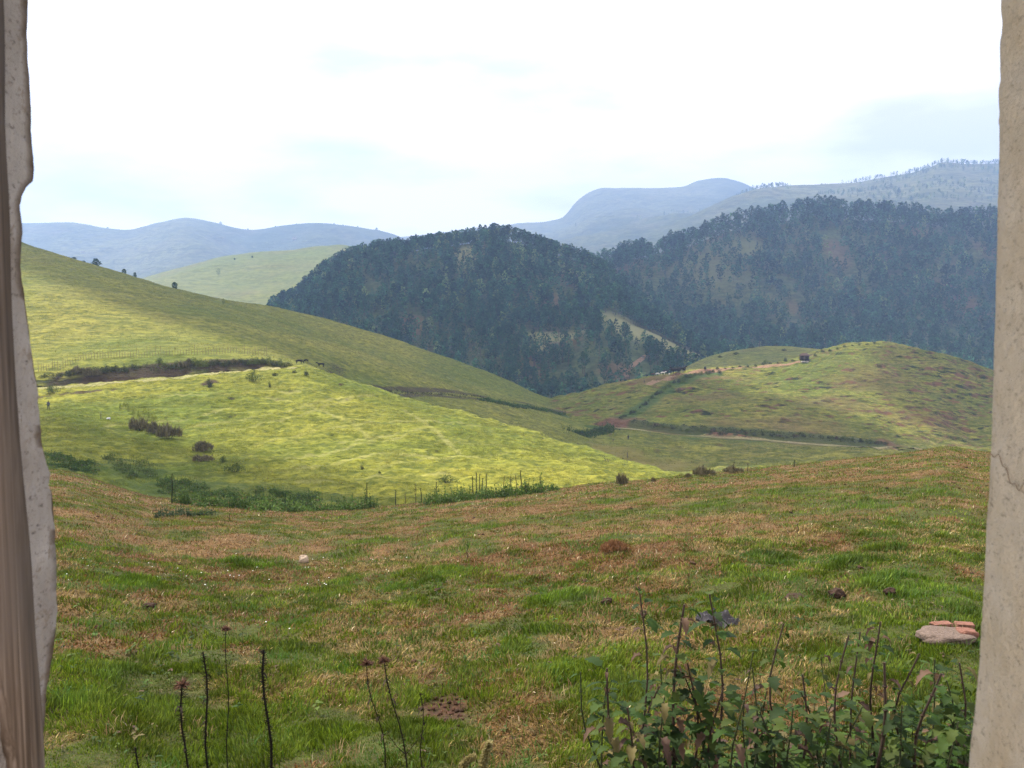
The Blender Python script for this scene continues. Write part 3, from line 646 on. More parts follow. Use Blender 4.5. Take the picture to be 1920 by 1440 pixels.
def stuff_trees(name, P, H, kind, label, cat='forest', tri=None):
    Vs, Cs = [], []
    for i in range(len(P)):
        j = {0: rng.integers(6), 1: 6 + rng.integers(5), 2: 11 + rng.integers(3)}[int(kind[i])]
        V, c = LOW[j][2], LOW[j][3]; an = rng.uniform(0, 6.283); ca, sa = math.cos(an), math.sin(an)
        w_ = H[i] * rng.uniform(.85, 1.7) * (.8 if kind[i] == 2 else 1)
        Q = np.stack([(V[:, 0] * ca - V[:, 1] * sa) * w_, (V[:, 0] * sa + V[:, 1] * ca) * w_, V[:, 2] * H[i]], 1) + P[i]
        t = np.array([[-.011, 0, -.03], [.011, 0, -.03], [0, 0, .6], [0, .011, -.03], [0, -.011, -.03], [0, 0, .6]]) * H[i] + P[i]
        Vs += [Q, t]; Cs += [c * rng.uniform(.45, 1.9), np.tile([.09, .07, .055], (6, 1))]
    V = np.vstack(Vs); tag(put(name, mesh_np(name, V, np.arange(len(V)).reshape(-1, 3), M['pine'], np.vstack(Cs))), label, cat, None, 'stuff')
HI += [tree_meshes('bush', 150 + i, 700, .045, DK0, DK1) for i in range(2)]
def single_tree(name, P, H, j, label, cat, group=None, wid=1.15, shear=0):
    o = empty(name, P, rng.uniform(0, 6.28), label=label, cat=cat, group=group); o.scale = (H * wid, H * wid, H)
    put('crown', HI[j][0], o); put('trunk', HI[j][1], o); return o
def gapA(x, y):
    V = np.stack([x, y], 1); Z = np.zeros(len(x))
    g = blobs(WOODA, V, [(1170, 605, 20, 26), (1230, 640, 22, 26), (1290, 665, 24, 24), (1200, 690, 14, 20)]) * .93
    g = np.maximum(g, blobs(WOODA, V, [(1040, 640, 26, 22), (1100, 690, 24, 16), (1140, 720, 26, 16), (1000, 660, 14, 12), (870, 485, 16, 40), (540, 590, 12, 22)]) * .8)
    g = np.maximum(g, blobs(WOODA, V, [(1085, 500, 14, 30), (780, 610, 14, 16), (1060, 560, 12, 18), (760, 470, 10, 20), (860, 640, 16, 12), (700, 560, 18, 14), (900, 700, 26, 14), (800, 650, 20, 14), (1150, 510, 20, 30)]) * .7)
    C = WOODA.ctrl(x / y); beyond = y > C[0][:, 3] + 14
    uu = x / y * FPX + 960; wedge = (uu > 1128) & (uu < 1335) & (y > 572 + .10 * (uu - 1128) * 0) & (y < 652); g = np.where(wedge, .965, g); g = np.where((uu > 985) & (uu < 1085) & (y > 585) & (y < 618), np.maximum(g, .85), g)
    return (rng.random(len(x)) > g) & (rng.random(len(x)) < .1 + 1.55 * fbm(x, y, 38, 3, 5)) & ~beyond & (x / y > -.275)
FR = ['field', 'spur', 'left', 'right', 'knoll']
PA, HA, KA = forest(WOODA, -.28, .26, 485, 875, 4.5, (7.5, 16), gapA, FR, .10)
def gapB(x, y):
    V = np.stack([x, y], 1)
    g = blobs(WOODB, V, [(1200, 520, 40, 60), (1300, 540, 50, 60), (1400, 560, 40, 50), (1350, 480, 50, 50), (1170, 560, 24, 60), (1480, 610, 30, 50), (1480, 560, 20, 40)]) * .5
    g = np.maximum(g, blobs(WOODB, V, [(1290, 655, 60, 30), (1380, 650, 20, 20), (1560, 470, 16, 40), (1720, 440, 24, 20), (1830, 480, 20, 40), (1810, 640, 50, 40)]) * .7)
    C = WOODB.ctrl(x / y); beyond = y > C[0][:, 2] - 12
    return (rng.random(len(x)) > g) & (rng.random(len(x)) < .12 + 1.6 * fbm(x, y, 55, 3, 6)) & ~beyond
PB, HB, KB = forest(WOODB, .07, .72, 650, 1125, 6.2, (9, 19), gapB, FR + ['wooda'], .05)
def ridge_row(sh, row, us, off, hr, jit=5):
    A, D, mD, Z, mZ = sh.rows[row]; a = aa(us, 430.); d = herm(A, D, mD, a) + off + rng.uniform(-jit, jit, len(us)); P = sh.P(a * d, d); return P, rng.uniform(*hr, len(us)), np.where(rng.random(len(us)) < .35, 0, 1)
ub = np.concatenate([rng.uniform(1145, 1500, 95), rng.uniform(1500, 2100, 170)]); ub = ub[~((ub > 1475) & (ub < 1482) | (ub > 1388) & (ub < 1394) | (ub > 1305) & (ub < 1312))]
P3, H3, K3 = ridge_row(WOODB, 2, ub, 0, (18, 27), 7)
ua = np.concatenate([rng.uniform(520, 700, 46), rng.uniform(700, 1150, 110)]); P4, H4, K4 = ridge_row(WOODA, 3, ua, 0, (9, 15), 7)
allP = np.vstack([PA, P4, PB, P3]); allH = np.concatenate([HA, H4, HB, H3]); allK = np.concatenate([KA, K4, KB, K3]); zone = np.concatenate([np.zeros(len(PA) + len(P4)), np.ones(len(PB) + len(P3))])
U_, V_ = px(allP); size = allH / allP[:, 1] * FPX
vtop = V_ - size; inframe = (U_ > 60) & (U_ < 1860)
fh = front_horizon(allP[:, 0] / allP[:, 1], FR); basevis = (allP[:, 2] + allH * .35 - CAMZ) / allP[:, 1] > fh
score = size * inframe * basevis; order = np.argsort(-score); pick = order[:285]; rest = np.setdiff1d(np.arange(len(allP)), pick)
gl = {(0, 0): ('pine_tree', 'tall dark pine at the foot of the middle wooded hill', 'pine tree', 'pines at the foot of the middle wooded hill'),
      (0, 1): ('gum_tree', 'slim dark tree with a bare lower trunk on the middle wooded hill', 'tree', 'slim bare trunked trees on the middle wooded hill'),
      (0, 2): ('bushy_tree', 'pale green bushy tree among dark pines of the middle wooded hill', 'tree', 'pale bushy trees on the middle wooded hill'),
      (1, 0): ('pine_tree', 'large dark pine on the long wooded ridge', 'pine tree', 'large pines on the long wooded ridge'),
      (1, 1): ('gum_tree', 'slim dark tree with a bare lower trunk on the long wooded ridge', 'tree', 'slim bare trunked trees on the long wooded ridge'),
      (1, 2): ('bushy_tree', 'pale bushy tree on the long wooded ridge', 'tree', 'pale bushy trees on the long wooded ridge')}
for i in pick:
    nm, lb, ct, gp = gl[(int(zone[i]), int(allK[i]))]; j = {0: rng.integers(4), 1: 4 + rng.integers(3), 2: 7 + rng.integers(2)}[int(allK[i])]
    single_tree(nm, allP[i], allH[i] * (.75 if allK[i] == 2 else 1), int(j), lb, ct, gp, rng.uniform(1.0, 1.35))
za = [i for i in rest if zone[i] == 0]; zb = [i for i in rest if zone[i] == 1]
stuff_trees('pine_forest', allP[za], allH[za], allK[za], 'dense dark pine forest over the middle hill')
stuff_trees('pine_forest', allP[zb], allH[zb], allK[zb], 'dark pine forest along the long ridge on the right')
print('TREES', len(allP))
# far woods
def farwood(sh, a0, a1, D0, D1, sp, hr, fn, label):
    x, y = scatter(a0, a1, D0, D1, 1 / sp ** 2); k = fn(x, y); x, y = x[k], y[k]; stuff_trees('far_woods', sh.P(x, y), rng.uniform(*hr, len(x)), rng.integers(0, 3, len(x)) % 3 * (rng.random(len(x)) < .7), label)
farwood(FARR, .24, .62, 1900, 2620, 19, (8, 14), lambda x, y: (fbm(x, y, 170, 3, 9) + 1.2 * (x / y - .47) > .43), 'hazy patches of wood on the mountain behind the ridge')
farwood(MESA, -.02, .3, 2000, 3300, 46, (10, 16), lambda x, y: (fbm(x, y, 200, 3, 19) > .56), 'scattered hazy woods below the flat topped mountain')
def ridge_trees(sh, row, L, j, name, label, cat, group, off=0):
    for (u, v, hp) in L:
        A, D, mD, Z, mZ = sh.rows[row]; a = aa(u, v); d = float(herm(A, D, mD, np.array([a]))[0]) + off; P = sh.P(a * d, d)[0]; single_tree(name, P, hp / FPX * d * .75, int(rng.integers(9, 11)) if j is None else j, label, cat, group, 1.5 if j is None else 1.1)
ridge_trees(FARL, 2, [(153, 0, 6), (187, 0, 8), (204, 0, 6), (318, 0, 6), (350, 0, 5), (372, 0, 6), (403, 0, 9), (455, 0, 5), (508, 0, 6), (548, 0, 5), (598, 0, 5), (620, 0, 7), (637, 0, 5), (701, 0, 9), (665, 0, 5)], None, 'tree', 'tiny bushy tree on the crest of the blue left range', 'tree', 'tiny trees along the blue left range')
ridge_trees(FARR, 2, [(1606, 0, 8), (1617, 0, 7), (1660, 0, 7), (1701, 0, 10), (1737, 0, 10), (1746, 0, 8), (1550, 0, 8), (1557, 0, 7), (1566, 0, 6), (1535, 0, 5), (1475, 0, 4), (1770, 0, 8), (1786, 0, 8), (1800, 0, 8), (1812, 0, 7), (1830, 0, 9), (1845, 0, 7), (1860, 0, 8)], None, 'tree', 'tiny tree on the skyline of the hazy mountain', 'tree', 'tiny trees on the skyline of the hazy mountain')
ridge_trees(PALE, 1, [(428, 0, 6), (462, 0, 6)], None, 'tree', 'small tree on the pale grassy hill', 'tree', 'small trees on the pale grassy hill', 250)
p = PALE.hit(410, 517); single_tree('tree', p, 9, 8, 'lone small tree halfway up the pale grassy hill', 'tree')
for (u, hp, lb, wd) in [(181, 13, 'round dark tree on the left hill skyline, largest there', 1.9), (233, 9, 'small round topped tree on the left hill skyline just right of the largest', 1.5), (253, 9, 'slim small tree on the left hill skyline beside a round topped one', 1.1),
                    (327, 12, 'round topped tree with bare stem alone on the left hill skyline', 1.4), (158, 4, 'low dark bush on the left hill skyline left of the largest tree', 2.6), (140, 4, 'flat low bush on the left hill skyline, furthest uphill of the bushes', 3.5)]:
    A, D, mD, Z, mZ = LEFT.rows[5]; a = aa(u, 520.); d = float(herm(A, D, mD, np.array([a]))[0]) - 3; single_tree('tree' if hp > 5 else 'bush', LEFT.P(a * d, d)[0], hp / FPX * d * 1.25, 9 if hp > 10 else 10, lb, 'tree' if hp > 5 else 'bush', None, wd)
p = LEFT.hit(419, 572); single_tree('tree', p, 2.2, 8, 'spindly small tree standing just below the left hill skyline', 'tree', None, .9)

# ------------------------------------------------------------------ clouds added above the view, shaped to throw shade on the hills
mc, N, t = newmat('cloud'); p_ = N('ShaderNodeBsdfDiffuse', {'Color': (.9, .9, .9, 1)}); q_ = N('ShaderNodeBsdfTranslucent', {'Color': (.9, .9, .9, 1)})
mx_ = N('ShaderNodeMixShader', {0: .5, 1: p_.outputs[0], 2: q_.outputs[0]}); N('ShaderNodeOutputMaterial', {0: mx_.outputs[0]})
def cloud(cx, cy, gz, rx, ry, rot, label, H=980, th=24, ragged=.35):
    """a flat lumpy cloud whose shade falls round (cx, cy, gz)"""
    k = (H - gz) / SUN[2]; ox, oy = cx + SUN[0] * k, cy + SUN[1] * k
    nu, nv = 96, 40; a = np.linspace(0, 2 * np.pi, nu, endpoint=False); b = np.linspace(-np.pi / 2, np.pi / 2, nv); A, B = np.meshgrid(a, b, indexing='ij')
    X, Y, Z = np.cos(A) * np.cos(B), np.sin(A) * np.cos(B), np.sin(B)
    rr = 1 + ragged * (fbm(X * 3 + cx, Y * 3 + cy + Z, 1.3, 4, 3) - .5) * 2
    V = np.stack([X * rx * rr, Y * ry * rr, Z * th * (.7 + .9 * fbm(X * 5, Y * 5, 1, 3, 8))], 2).reshape(-1, 3)
    c, s = math.cos(rot), math.sin(rot); V = V @ np.array([[c, s, 0], [-s, c, 0], [0, 0, 1]])
    i, j = np.meshgrid(np.arange(nu), np.arange(nv - 1), indexing='ij'); i2 = (i + 1) % nu
    F = np.stack([i * nv + j, i2 * nv + j, i2 * nv + j + 1, i * nv + j + 1], 2).reshape(-1, 4)
    tag(put('cloud', mesh_np('cloud', V, F, mc, None, True), None, (ox, oy, H)), label, 'cloud', None, 'stuff')
cloud(-30, 300, -8, 190, 93, -.64, 'broad white cloud added out of view to shade the long left hillside', ragged=.18)
cloud(-47, 91, -15, 70, 23, -.64, 'thin white cloud streak added out of view to shade the gully', th=8, ragged=.25)
cloud(-40, 735, 20, 260, 215, 0, 'large white cloud added out of view to shade the middle wooded hill')
cloud(390, 935, 50, 360, 235, .1, 'large white cloud added out of view to shade the long wooded ridge')
cloud(205, 322, -22, 78, 62, .3, 'white cloud added out of view to shade the right end of the terraced hill', ragged=.3)
cloud(108, 452, -14, 95, 34, .05, 'small white cloud added out of view to shade the low grassy knoll', ragged=.2)

# ------------------------------------------------------------------ the wall opening the view is seen through
def plaster(name, c1, c2, stain, dark, peel=.25):
    m, N, t = newmat(name); tc = N('ShaderNodeTexCoord').outputs['Object']
    a = noise(N, tc, 7, 5, .65); b = noise(N, tc, 60, 5, .7); c = noise(N, N('ShaderNodeMapping', {'Vector': tc, 'Scale': (3, 3, 1)}).outputs[0], 4, 5, .6, .6)
    col = mixc(N, ramp(N, a, [(.35, 0.), (.65, 1.)]), c1, c2)
    col = mixc(N, ramp(N, c, [(.54, 0.), (.72, .7)]), col, stain)
    z = N('ShaderNodeSeparateXYZ', {0: tc}).outputs[2]
    col = mixc(N, ramp(N, math_(N, 'MULTIPLY_ADD', z, .35), [(.66, 0.), (.9, .6)]), col, stain)
    sp = noise(N, N('ShaderNodeMapping', {'Vector': tc, 'Scale': (1, 1, 1.6)}).outputs[0], 95, 5, .75)
    col = mixc(N, ramp(N, sp, [(.33, .75), (.44, 0.)]), col, dark)
    pl = noise(N, tc, 26, 6, .75, .4); col = mixc(N, ramp(N, pl, [(.60, 0.), (.635, peel)]), col, stain); sc = N('ShaderNodeSeparateColor', {0: N('ShaderNodeAttribute', attribute_name='tint').outputs[0]})
    col = mixc(N, sc.outputs[0], col, (.16, .085, .035)); col = mixc(N, sc.outputs[1], col, (.09, .075, .055))
    finish(N, t, col, .92, math_(N, 'ADD', pl, math_(N, 'MULTIPLY', b, .8)), .9, .014, .1); return m
M['plasterR'] = plaster('cream_plaster', (.70, .61, .45), (.86, .81, .70), (.52, .40, .25), (.22, .175, .12))
M['plasterL'] = plaster('grey_plaster', (.46, .43, .40), (.84, .81, .77), (.30, .24, .18), (.07, .055, .045), .8)
M['rough'] = solid('rough_mud_wall', (.30, .22, .15), .95, .3, 9, .8)
def woodmat():
    m, N, t = newmat('weathered_wood'); tc = N('ShaderNodeTexCoord').outputs['Object']
    gr = noise(N, N('ShaderNodeMapping', {'Vector': tc, 'Scale': (60, 60, 2.2)}).outputs[0], 1.6, 6, .6, .8)
    b = noise(N, tc, 5, 3)
    c = ramp(N, gr, [(.3, (.045, .03, .02)), (.5, (.15, .105, .072)), (.72, (.32, .245, .185))])
    c = mixc(N, ramp(N, b, [(.4, 0.), (.65, .6)]), c, (.16, .125, .10)); finish(N, t, c, .8, gr, .6, .004); return m
M['wood_board'] = woodmat()
XL, XR = -.552, .552
def side_wall(name, X, sgn, prof, mat, label):
    """wall beside the opening; prof (v, u) gives the outer corner of the reveal as it shows, the rest is solid masonry"""
    zs = np.concatenate([[-1.9], np.linspace(-.62, .62, 280), [1.0]]); pv = np.array(prof, float)
    W = []; 
    for z in zs:
        # row v for height z at depth ~1
        d = 1.0; v = 720 - FPX * (d * SP + z * CP) / (d * CP - z * SP); u = np.interp(v, pv[:, 0], pv[:, 1])
        a = float(aa(u, v)); W.append(X / a)
    W = np.array(W); rs = np.random.default_rng(3 if sgn > 0 else 4); W += (.008 if sgn < 0 else .004) * (fbm(zs, zs * 0 + sgn, .03, 4, 5) - .5)
    if sgn > 0: W = W
    nominal = np.interp(zs, [-.62, .62], [np.median(W[:90]), np.median(W[-90:])]); nominal = np.maximum(nominal, W) + .0
    # cross-section columns: inner face far edge, inner corner, across the reveal to the chipped corner, back across the break to the outer face
    dep = [.72, .78, .84, .88, .91, .935, .955, .97]
    V = []; C = []
    for i, z in enumerate(zs):
        w_ = W[i]; row = [(X + sgn * 2.2, .70), (X + sgn * .012, .70), (X, .712)]
        for q in np.linspace(.73, w_ - .004, 22):
            row.append((X + sgn * (-.0035 * (vn(np.array([q * 40]), np.array([z * 30]), 2)[0] - .5) - .002 * (vn(np.array([q * 130]), np.array([z * 110]), 7)[0] - .5)), q))
        row.append((X + sgn * .0015, w_)); chip = 1.035 - w_
        row += [(X + sgn * (.012 + chip * .35), w_ + chip * .5 + .002), (X + sgn * (.02 + chip * .9), 1.045), (X + sgn * 2.2, 1.045)]
        for k, (xx, yy) in enumerate(row):
            V.append((xx, yy, CAMZ + z)); br = 1.0 if k >= len(row) - 4 and sgn < 0 else 0.
            if k == len(row) - 5 and sgn < 0: br = .7 * (vn(np.array([z * 14.]), np.array([3.]), 9)[0] > .45)
            C.append((br * (vn(np.array([z * 9.]), np.array([1.]), 4)[0] > .4), br * .8, 0))
    m = len(row); n = len(zs); i, j = np.meshgrid(np.arange(n - 1), np.arange(m), indexing='ij'); q = i * m; j2 = (j + 1) % m
    F = np.stack([q + j, q + m + j, q + m + j2, q + j2], 2).reshape(-1, 4)
    if sgn < 0: F = F[:, ::-1]
    o = put(name, mesh_np(name, np.array(V), F, mat, np.array(C), True)); tag(o, label, 'wall'); return o
LP = [(-900,40),(0,54),(40,53),(80,54),(125,57),(200,59.5),(280,63),(328,65),(345,52),(368,42),(385,39),(420,44),(440,45),(470,42),(500,40),(530,45),(560,49),(600,53),(640,60),(680,65),(715,70),(750,74),(800,78),(850,84),(880,91),(900,97),(925,94),(940,101),(1000,103),(1050,107),(1080,109),(1170,111),(1205,109),(1240,103),(1290,95),(1310,90),(1340,88),(1400,84),(1440,81),(1500,80),(3000,80)]
RPp = [(-900,1878),(0,1875),(25,1878),(60,1875),(140,1874),(150,1872),(300,1872),(380,1869),(450,1867),(560,1864),(640,1862),(700,1860),(780,1858),(850,1856),(930,1852),(1000,1847),(1080,1844),(1150,1840),(1250,1834),(1350,1825),(1440,1815),(3000,1700)]
lw = side_wall('plastered_wall', XL, -1, LP, M['plasterL'], 'grey mottled plaster wall edge with chipped corner, beside the wooden board')
rw_ = side_wall('plastered_wall', XR, 1, RPp, M['plasterR'], 'cream plaster wall with stains and a fine crack, beside the bricks')
# fine crack across the right reveal
mb = MB(); pc = []
for q in np.linspace(0, 1, 26):
    dd = 1.012 - .085 * q; z = -.165 + .010 * math.sin(q * 7) - .018 * q + .003 * math.sin(q * 31); pc.append((XR - .0035 - .0 * q, dd, CAMZ + z))
mb.tube(pc, .0006, 4, (.12, .10, .07)); cr_ = mb.build('crack', M['rough'], None); cr_.parent = rw_
def woodbox(o_name, P8, mat, label=None, cat=None, parent=None):
    o = put(o_name, mesh_np(o_name, P8, np.array([[0, 1, 2, 3], [7, 6, 5, 4], [0, 4, 5, 1], [1, 5, 6, 2], [2, 6, 7, 3], [3, 7, 4, 0]]), mat), parent)
    bv = o.modifiers.new('edge', 'BEVEL'); bv.width = .002; bv.segments = 2
    if label: tag(o, label, cat)
    return o
# the slanting board fixed to the left reveal (its long face looks across the opening)
XB = XL + .014
def at_u(u, v, X): a = float(aa(u, v)); d = X / a; return d, CAMZ + d * float(te(v))
vs = np.linspace(-1090, 2450, 60); Vb = []
for v in vs:
    ur = np.interp(v, [-1100, -260, 0, 250, 500, 700, 900, 1100, 1440, 1700, 2460], [-28, -2, 7, 11, 21, 27, 45, 62, 85, 104, 152]) + 1.2 * math.sin(v * .02)
    ul = np.interp(v, [-1100, -260, 1000, 1250, 1440, 1700, 2460], [-110, -95, -30, 2, 36, 62, 112])
    for X_ in (XB, XL - .004):
        for u in (ur, ul):
            d, z = at_u(u, v, XB); Vb.append((X_, d, z))
n = len(vs); F = []
for i in range(n - 1):
    b = i * 4; e = b + 4
    F += [[b, b + 1, e + 1, e], [b + 1, b + 3, e + 3, e + 1], [b + 3, b + 2, e + 2, e + 3], [b + 2, b, e, e + 2]]
F += [[0, 2, 3, 1], [(n - 1) * 4 + q for q in (0, 1, 3, 2)]]
tag(put('wooden_board', mesh_np('wooden_board', np.array(Vb), np.array(F), M['wood_board'])), 'weathered brown wooden board standing against the grey plaster', 'board')
# lintel and sill of the house, unseen eave added to shade the reveals
mb = MB(); mb.box((0, .87, CAMZ + 1.16), (5.4, .34, .32)); tag(mb.build('lintel', M['rough']), 'mud wall above the opening', 'lintel', None, 'structure')
mb = MB(); mb.box((0, .87, .55), (XR * 2 - .01, .36, 1.2)); tag(mb.build('wall', M['rough']), 'low mud wall below the opening', 'wall', None, 'structure')
mb = MB(); V = []; nx = 180
for i in range(nx):
    x = -3 + 6 * i / (nx - 1); zz = .018 * math.sin(i * .9)
    V += [(x, -2.6, CAMZ + 2.0 + zz), (x, 1.95, CAMZ + 1.42 + zz)]
mb.add(V, [[2 * i, 2 * i + 1, 2 * i + 3, 2 * i + 2] for i in range(nx - 1)], (.4, .38, .36)); ro = mb.build('roof', M['rough']); ro.modifiers.new('t', 'SOLIDIFY').thickness = .004
tag(ro, 'corrugated eave added out of view to shade the opening', 'roof', None, 'structure')

# ------------------------------------------------------------------ bricks, stone, dung, rag
M['brick'] = solid('red_brick', (.22, .105, .075), .9, .3, 25, .8); M['mortar'] = solid('grey_mortar', (.17, .125, .10), .95, .35, 40, 1.0)
M['dung'] = solid('dried_dung', (.055, .032, .022), .95, .5, 40, 1.0); M['stone'] = solid('pale_stone', (.40, .31, .23), .9, .25, 12, .8)
M['rag'] = solid('grey_plastic', (.085, .078, .085), .7, .5, 14, .4, .3)
def lump(name, P, r, mat, label, cat, seed=0, flat=1.0, rough=.35, parent=None, rz=0, square=0):
    bm = bmesh.new(); bmesh.ops.create_icosphere(bm, subdivisions=4, radius=1); 
    co = np.array([v.co[:] for v in bm.verts])
    if square: co = np.sign(co) * np.abs(co) ** (1 - square)
    k = 1 + rough * (fbm(co[:, 0] * 3 + seed * 7 + 9, co[:, 1] * 3 + co[:, 2] * 2 + 9, 1.6, 4, seed) - .5) * 2
    co = co * k[:, None] * np.array(r)
    for v, c in zip(bm.verts, co): v.co = c
    me = bpy.data.meshes.new(name); bm.to_mesh(me); bm.free(); me.materials.append(mat)
    me.polygons.foreach_set('use_smooth', np.ones(len(me.polygons), bool)); o = put(name, me, parent, P); o.rotation_euler = (0, 0, rz)
    if label: tag(o, label, cat)
    return o
def brickP(u, v): return FIELD.hit(u, v)
c0 = brickP(1770, 1196)
lump('mortar_slab', c0 + [0, 0, .012], (.20, .16, .048), M['mortar'], 'rough grey mortar slab carrying brick pieces in the grass by the right wall', 'mortar slab', 2, 1, .22, None, .1, .35)
for (u, v, sx, sy, sz, rz, lb, sd) in [(1766, 1179, .15, .08, .035, .1, 'thin flat pink brick piece on the far edge of the mortar slab', 5), (1808, 1182, .13, .08, .045, -.25, 'rounded red brick piece behind the orange one, nearest the wall', 6), (1812, 1197, .125, .10, .06, -.1, 'bright orange brick block at the near right end of the mortar slab', 7),
                               (1742, 1196, .085, .06, .022, .4, 'small flat pink brick chip at the left end of the mortar slab', 8)]:
    b = brickP(u, v + 4); o = lump('brick', b + [0, 0, .028 + sz / 2], (sx / 2 * 1.15, sy / 2 * 1.15, sz / 2 * 1.1), M['brick'], lb, 'brick', sd, 1, .22, None, rz, .68)
p = FIELD.hit(570, 1056); lump('stone', p + [0, 0, .035], (.085, .06, .075), M['stone'], 'pointed pale stone lying in bright green grass left of centre', 'stone', 12, 1, .5)
for (u, v, r, lb, sd) in [(1492, 1126, .13, 'broad dark cowpat with straw on it, left of the round one', 21), (1568, 1121, .085, 'round dark brown cowpat right of a broader one', 22), (1138, 1133, .06, 'small dark cowpat in the middle of the pasture, right of a green patch', 23), (281, 1142, .07, 'dark crumbly cowpat near the left wall', 24), (1668, 1116, .06, 'reddish brown small cowpat beyond the bricks', 25)]:
    p = FIELD.hit(u, v); lump('cowpat', p + [0, 0, .03], (r, r * .8, .038 if sd != 22 else .06), M['dung'], lb, 'cowpat', sd, 1, .5)
# crumpled plastic behind the nettles
p = FIELD.hit(1345, 1178); bm = bmesh.new(); bmesh.ops.create_grid(bm, x_segments=36, y_segments=22, size=1)
for v in bm.verts:
    x, y = v.co.x, v.co.y; f = float(fbm(np.array([x * 2 + 9.]), np.array([y * 2 + 3.]), .9, 4, 6)[0]); g = float(fbm(np.array([x * 3 + 2.]), np.array([y * 3 + 7.]), .8, 3, 9)[0])
    v.co = Vector((x * .20 + .03 * (g - .5) + .03 * y, y * .10 * (1 - .35 * x * x) + .04 * (f - .5), .05 + .17 * abs(f - .5) * 2 - .025 * x + .04 * math.sin(x * 5 + y * 3) * (1 - x * x)))
me = bpy.data.meshes.new('plastic_scrap'); bm.to_mesh(me); bm.free(); me.materials.append(M['rag']); o = put('plastic_scrap', me, None, p + [0, 0, .0]); o.modifiers.new('t', 'SOLIDIFY').thickness = .003
tag(o, 'crumpled grey purple plastic scrap lying behind the tall nettles', 'plastic scrap')
# clods on the bare patch
mb = MB(); 
for i in range(60):
    x, y = rng.normal(MUD[0], .13), rng.normal(MUD[1], .2); p = FIELD.P(x, y)[0]; s = rng.uniform(.008, .03); V = rng.normal(size=(8, 3)); V /= np.linalg.norm(V, axis=1)[:, None]
    mb.box(p + [0, 0, s * .3], (s, s * rng.uniform(.6, 1), s * .6), rng.uniform(0, 3), (.085, .04, .025) if i % 3 else (.05, .028, .018), s * .18, rng)
tag(mb.build('earth_clods', solid('clods', (.08, .04, .03), .95, .4, 60, .8, .1, True)), 'red brown loose earth on the bare patch', 'earth', None, 'stuff')

# ------------------------------------------------------------------ near plants
def leaf(mb, base, dirv, L_, W_, droop, col, serr=True, fold=.35, n=7):
    d = np.array(dirv, float); d /= np.linalg.norm(d); side = np.cross(d, [0, 0, 1]); side /= np.linalg.norm(side) + 1e-9
    P = []; p = np.array(base, float); cur = d.copy()
    mid = [p.copy()]
    for i in range(n):
        cur = cur + np.array([0, 0, -droop / n]); cur /= np.linalg.norm(cur); p = p + cur * L_ / n; mid.append(p.copy())
    V = []; tw = rng.uniform(-.25, .25)
    for i, q in enumerate(mid):
        t = i / n; w_ = W_ * .5 * (math.sin(math.pi * min(1, t * .93 + .06)) ** .75) * (1 - .35 * t) * (1.25 if (i % 2 and serr) else .78)
        up = np.array([0, 0, 1.]) * fold * w_; V += [q - side * w_ + up + [0, 0, tw * w_], q, q + side * w_ + up - [0, 0, tw * w_]]
    F = []
    for i in range(n):
        b = i * 3; F += [[b, b + 1, b + 4, b + 3], [b + 1, b + 2, b + 5, b + 4]]
    mb.add(V, F, col)
GRN = [(.030, .066, .008), (.048, .088, .011), (.022, .046, .008), (.062, .09, .014)]; DRY = [(.14, .085, .055), (.10, .06, .045), (.16, .13, .05)]
def nettle(u, vtop, D, lean, label, leaves=14, lsize=.085, rad=.005, dry=.2, bare=.0, stemcol=(.045, .045, .025), base_u=None, cat='nettle', group=None, name='nettle_plant'):
    D += .72; lsize *= 1.2; bare *= .5; a = float(aa(u, vtop)); top = np.array([a * D, D, CAMZ + D * float(te(vtop))]); bx = top[0] - lean * .9; root = FIELD.P(bx, D + rng.uniform(-.06, .06))[0]
    leaves = int(leaves * 2.7); rad *= 1.2; H = top[2] - root[2]; o = empty(name, root, 0, label=label, cat=cat, group=group); pts = []; b1, b2 = rng.uniform(-.05, .05, 2)
    for i in range(9):
        t = i / 8; pts.append([(top[0] - root[0]) * t ** 1.1 + b1 * math.sin(t * 7), b2 * math.sin(t * 5), H * t])
    pts = np.array(pts); mb = MB(); mb.tube(pts, np.linspace(rad, rad * .55, 9), 7, stemcol)
    for i in range(1, 8):      # nodes
        mb.tube([pts[i] - [0, 0, .004], pts[i], pts[i] + [0, 0, .004]], [rad * .9, rad * 1.35, rad * .9], 6, stemcol, False)
    mb.build('stem', M['stemm'], o)
    lf = MB(); k = 0
    for i in range(leaves):
        t = .18 + .8 * (i // 2) / max(1, leaves / 2 - 1) * (1 - bare * 0) ; t = min(.985, t); 
        if rng.random() < bare: continue
        j = t * 8; q = int(min(7, j)); p = pts[q] * (1 - (j - q)) + pts[q + 1] * (j - q)
        an = (i // 2) * 1.57 + (i % 2) * math.pi + rng.uniform(-.5, .5) + 0.3; s = lsize * (1.15 - .45 * t) * rng.uniform(.5, 1.3); dr = rng.random() < dry
        dv = np.array([math.cos(an), math.sin(an), rng.uniform(-.1, .5)]); pe = p + dv * s * .35
        col = np.array(DRY[rng.integers(3)] if dr else GRN[rng.integers(4)]) * rng.uniform(.8, 1.3)
        lf.tube([p, pe], .0012, 3, col, False); leaf(lf, pe, dv, s, s * (.45 if dr else .68), rng.uniform(.5, 1.6) + (1 if dr else 0), col, True, rng.uniform(.1, .5) if not dr else .9)
    if lf.V: lf.build('leaves', M['leaf'], o)
    return o
M['stemm'] = solid('plant_stem', (.06, .05, .03), .8, .35, 60, .3, .2, True)
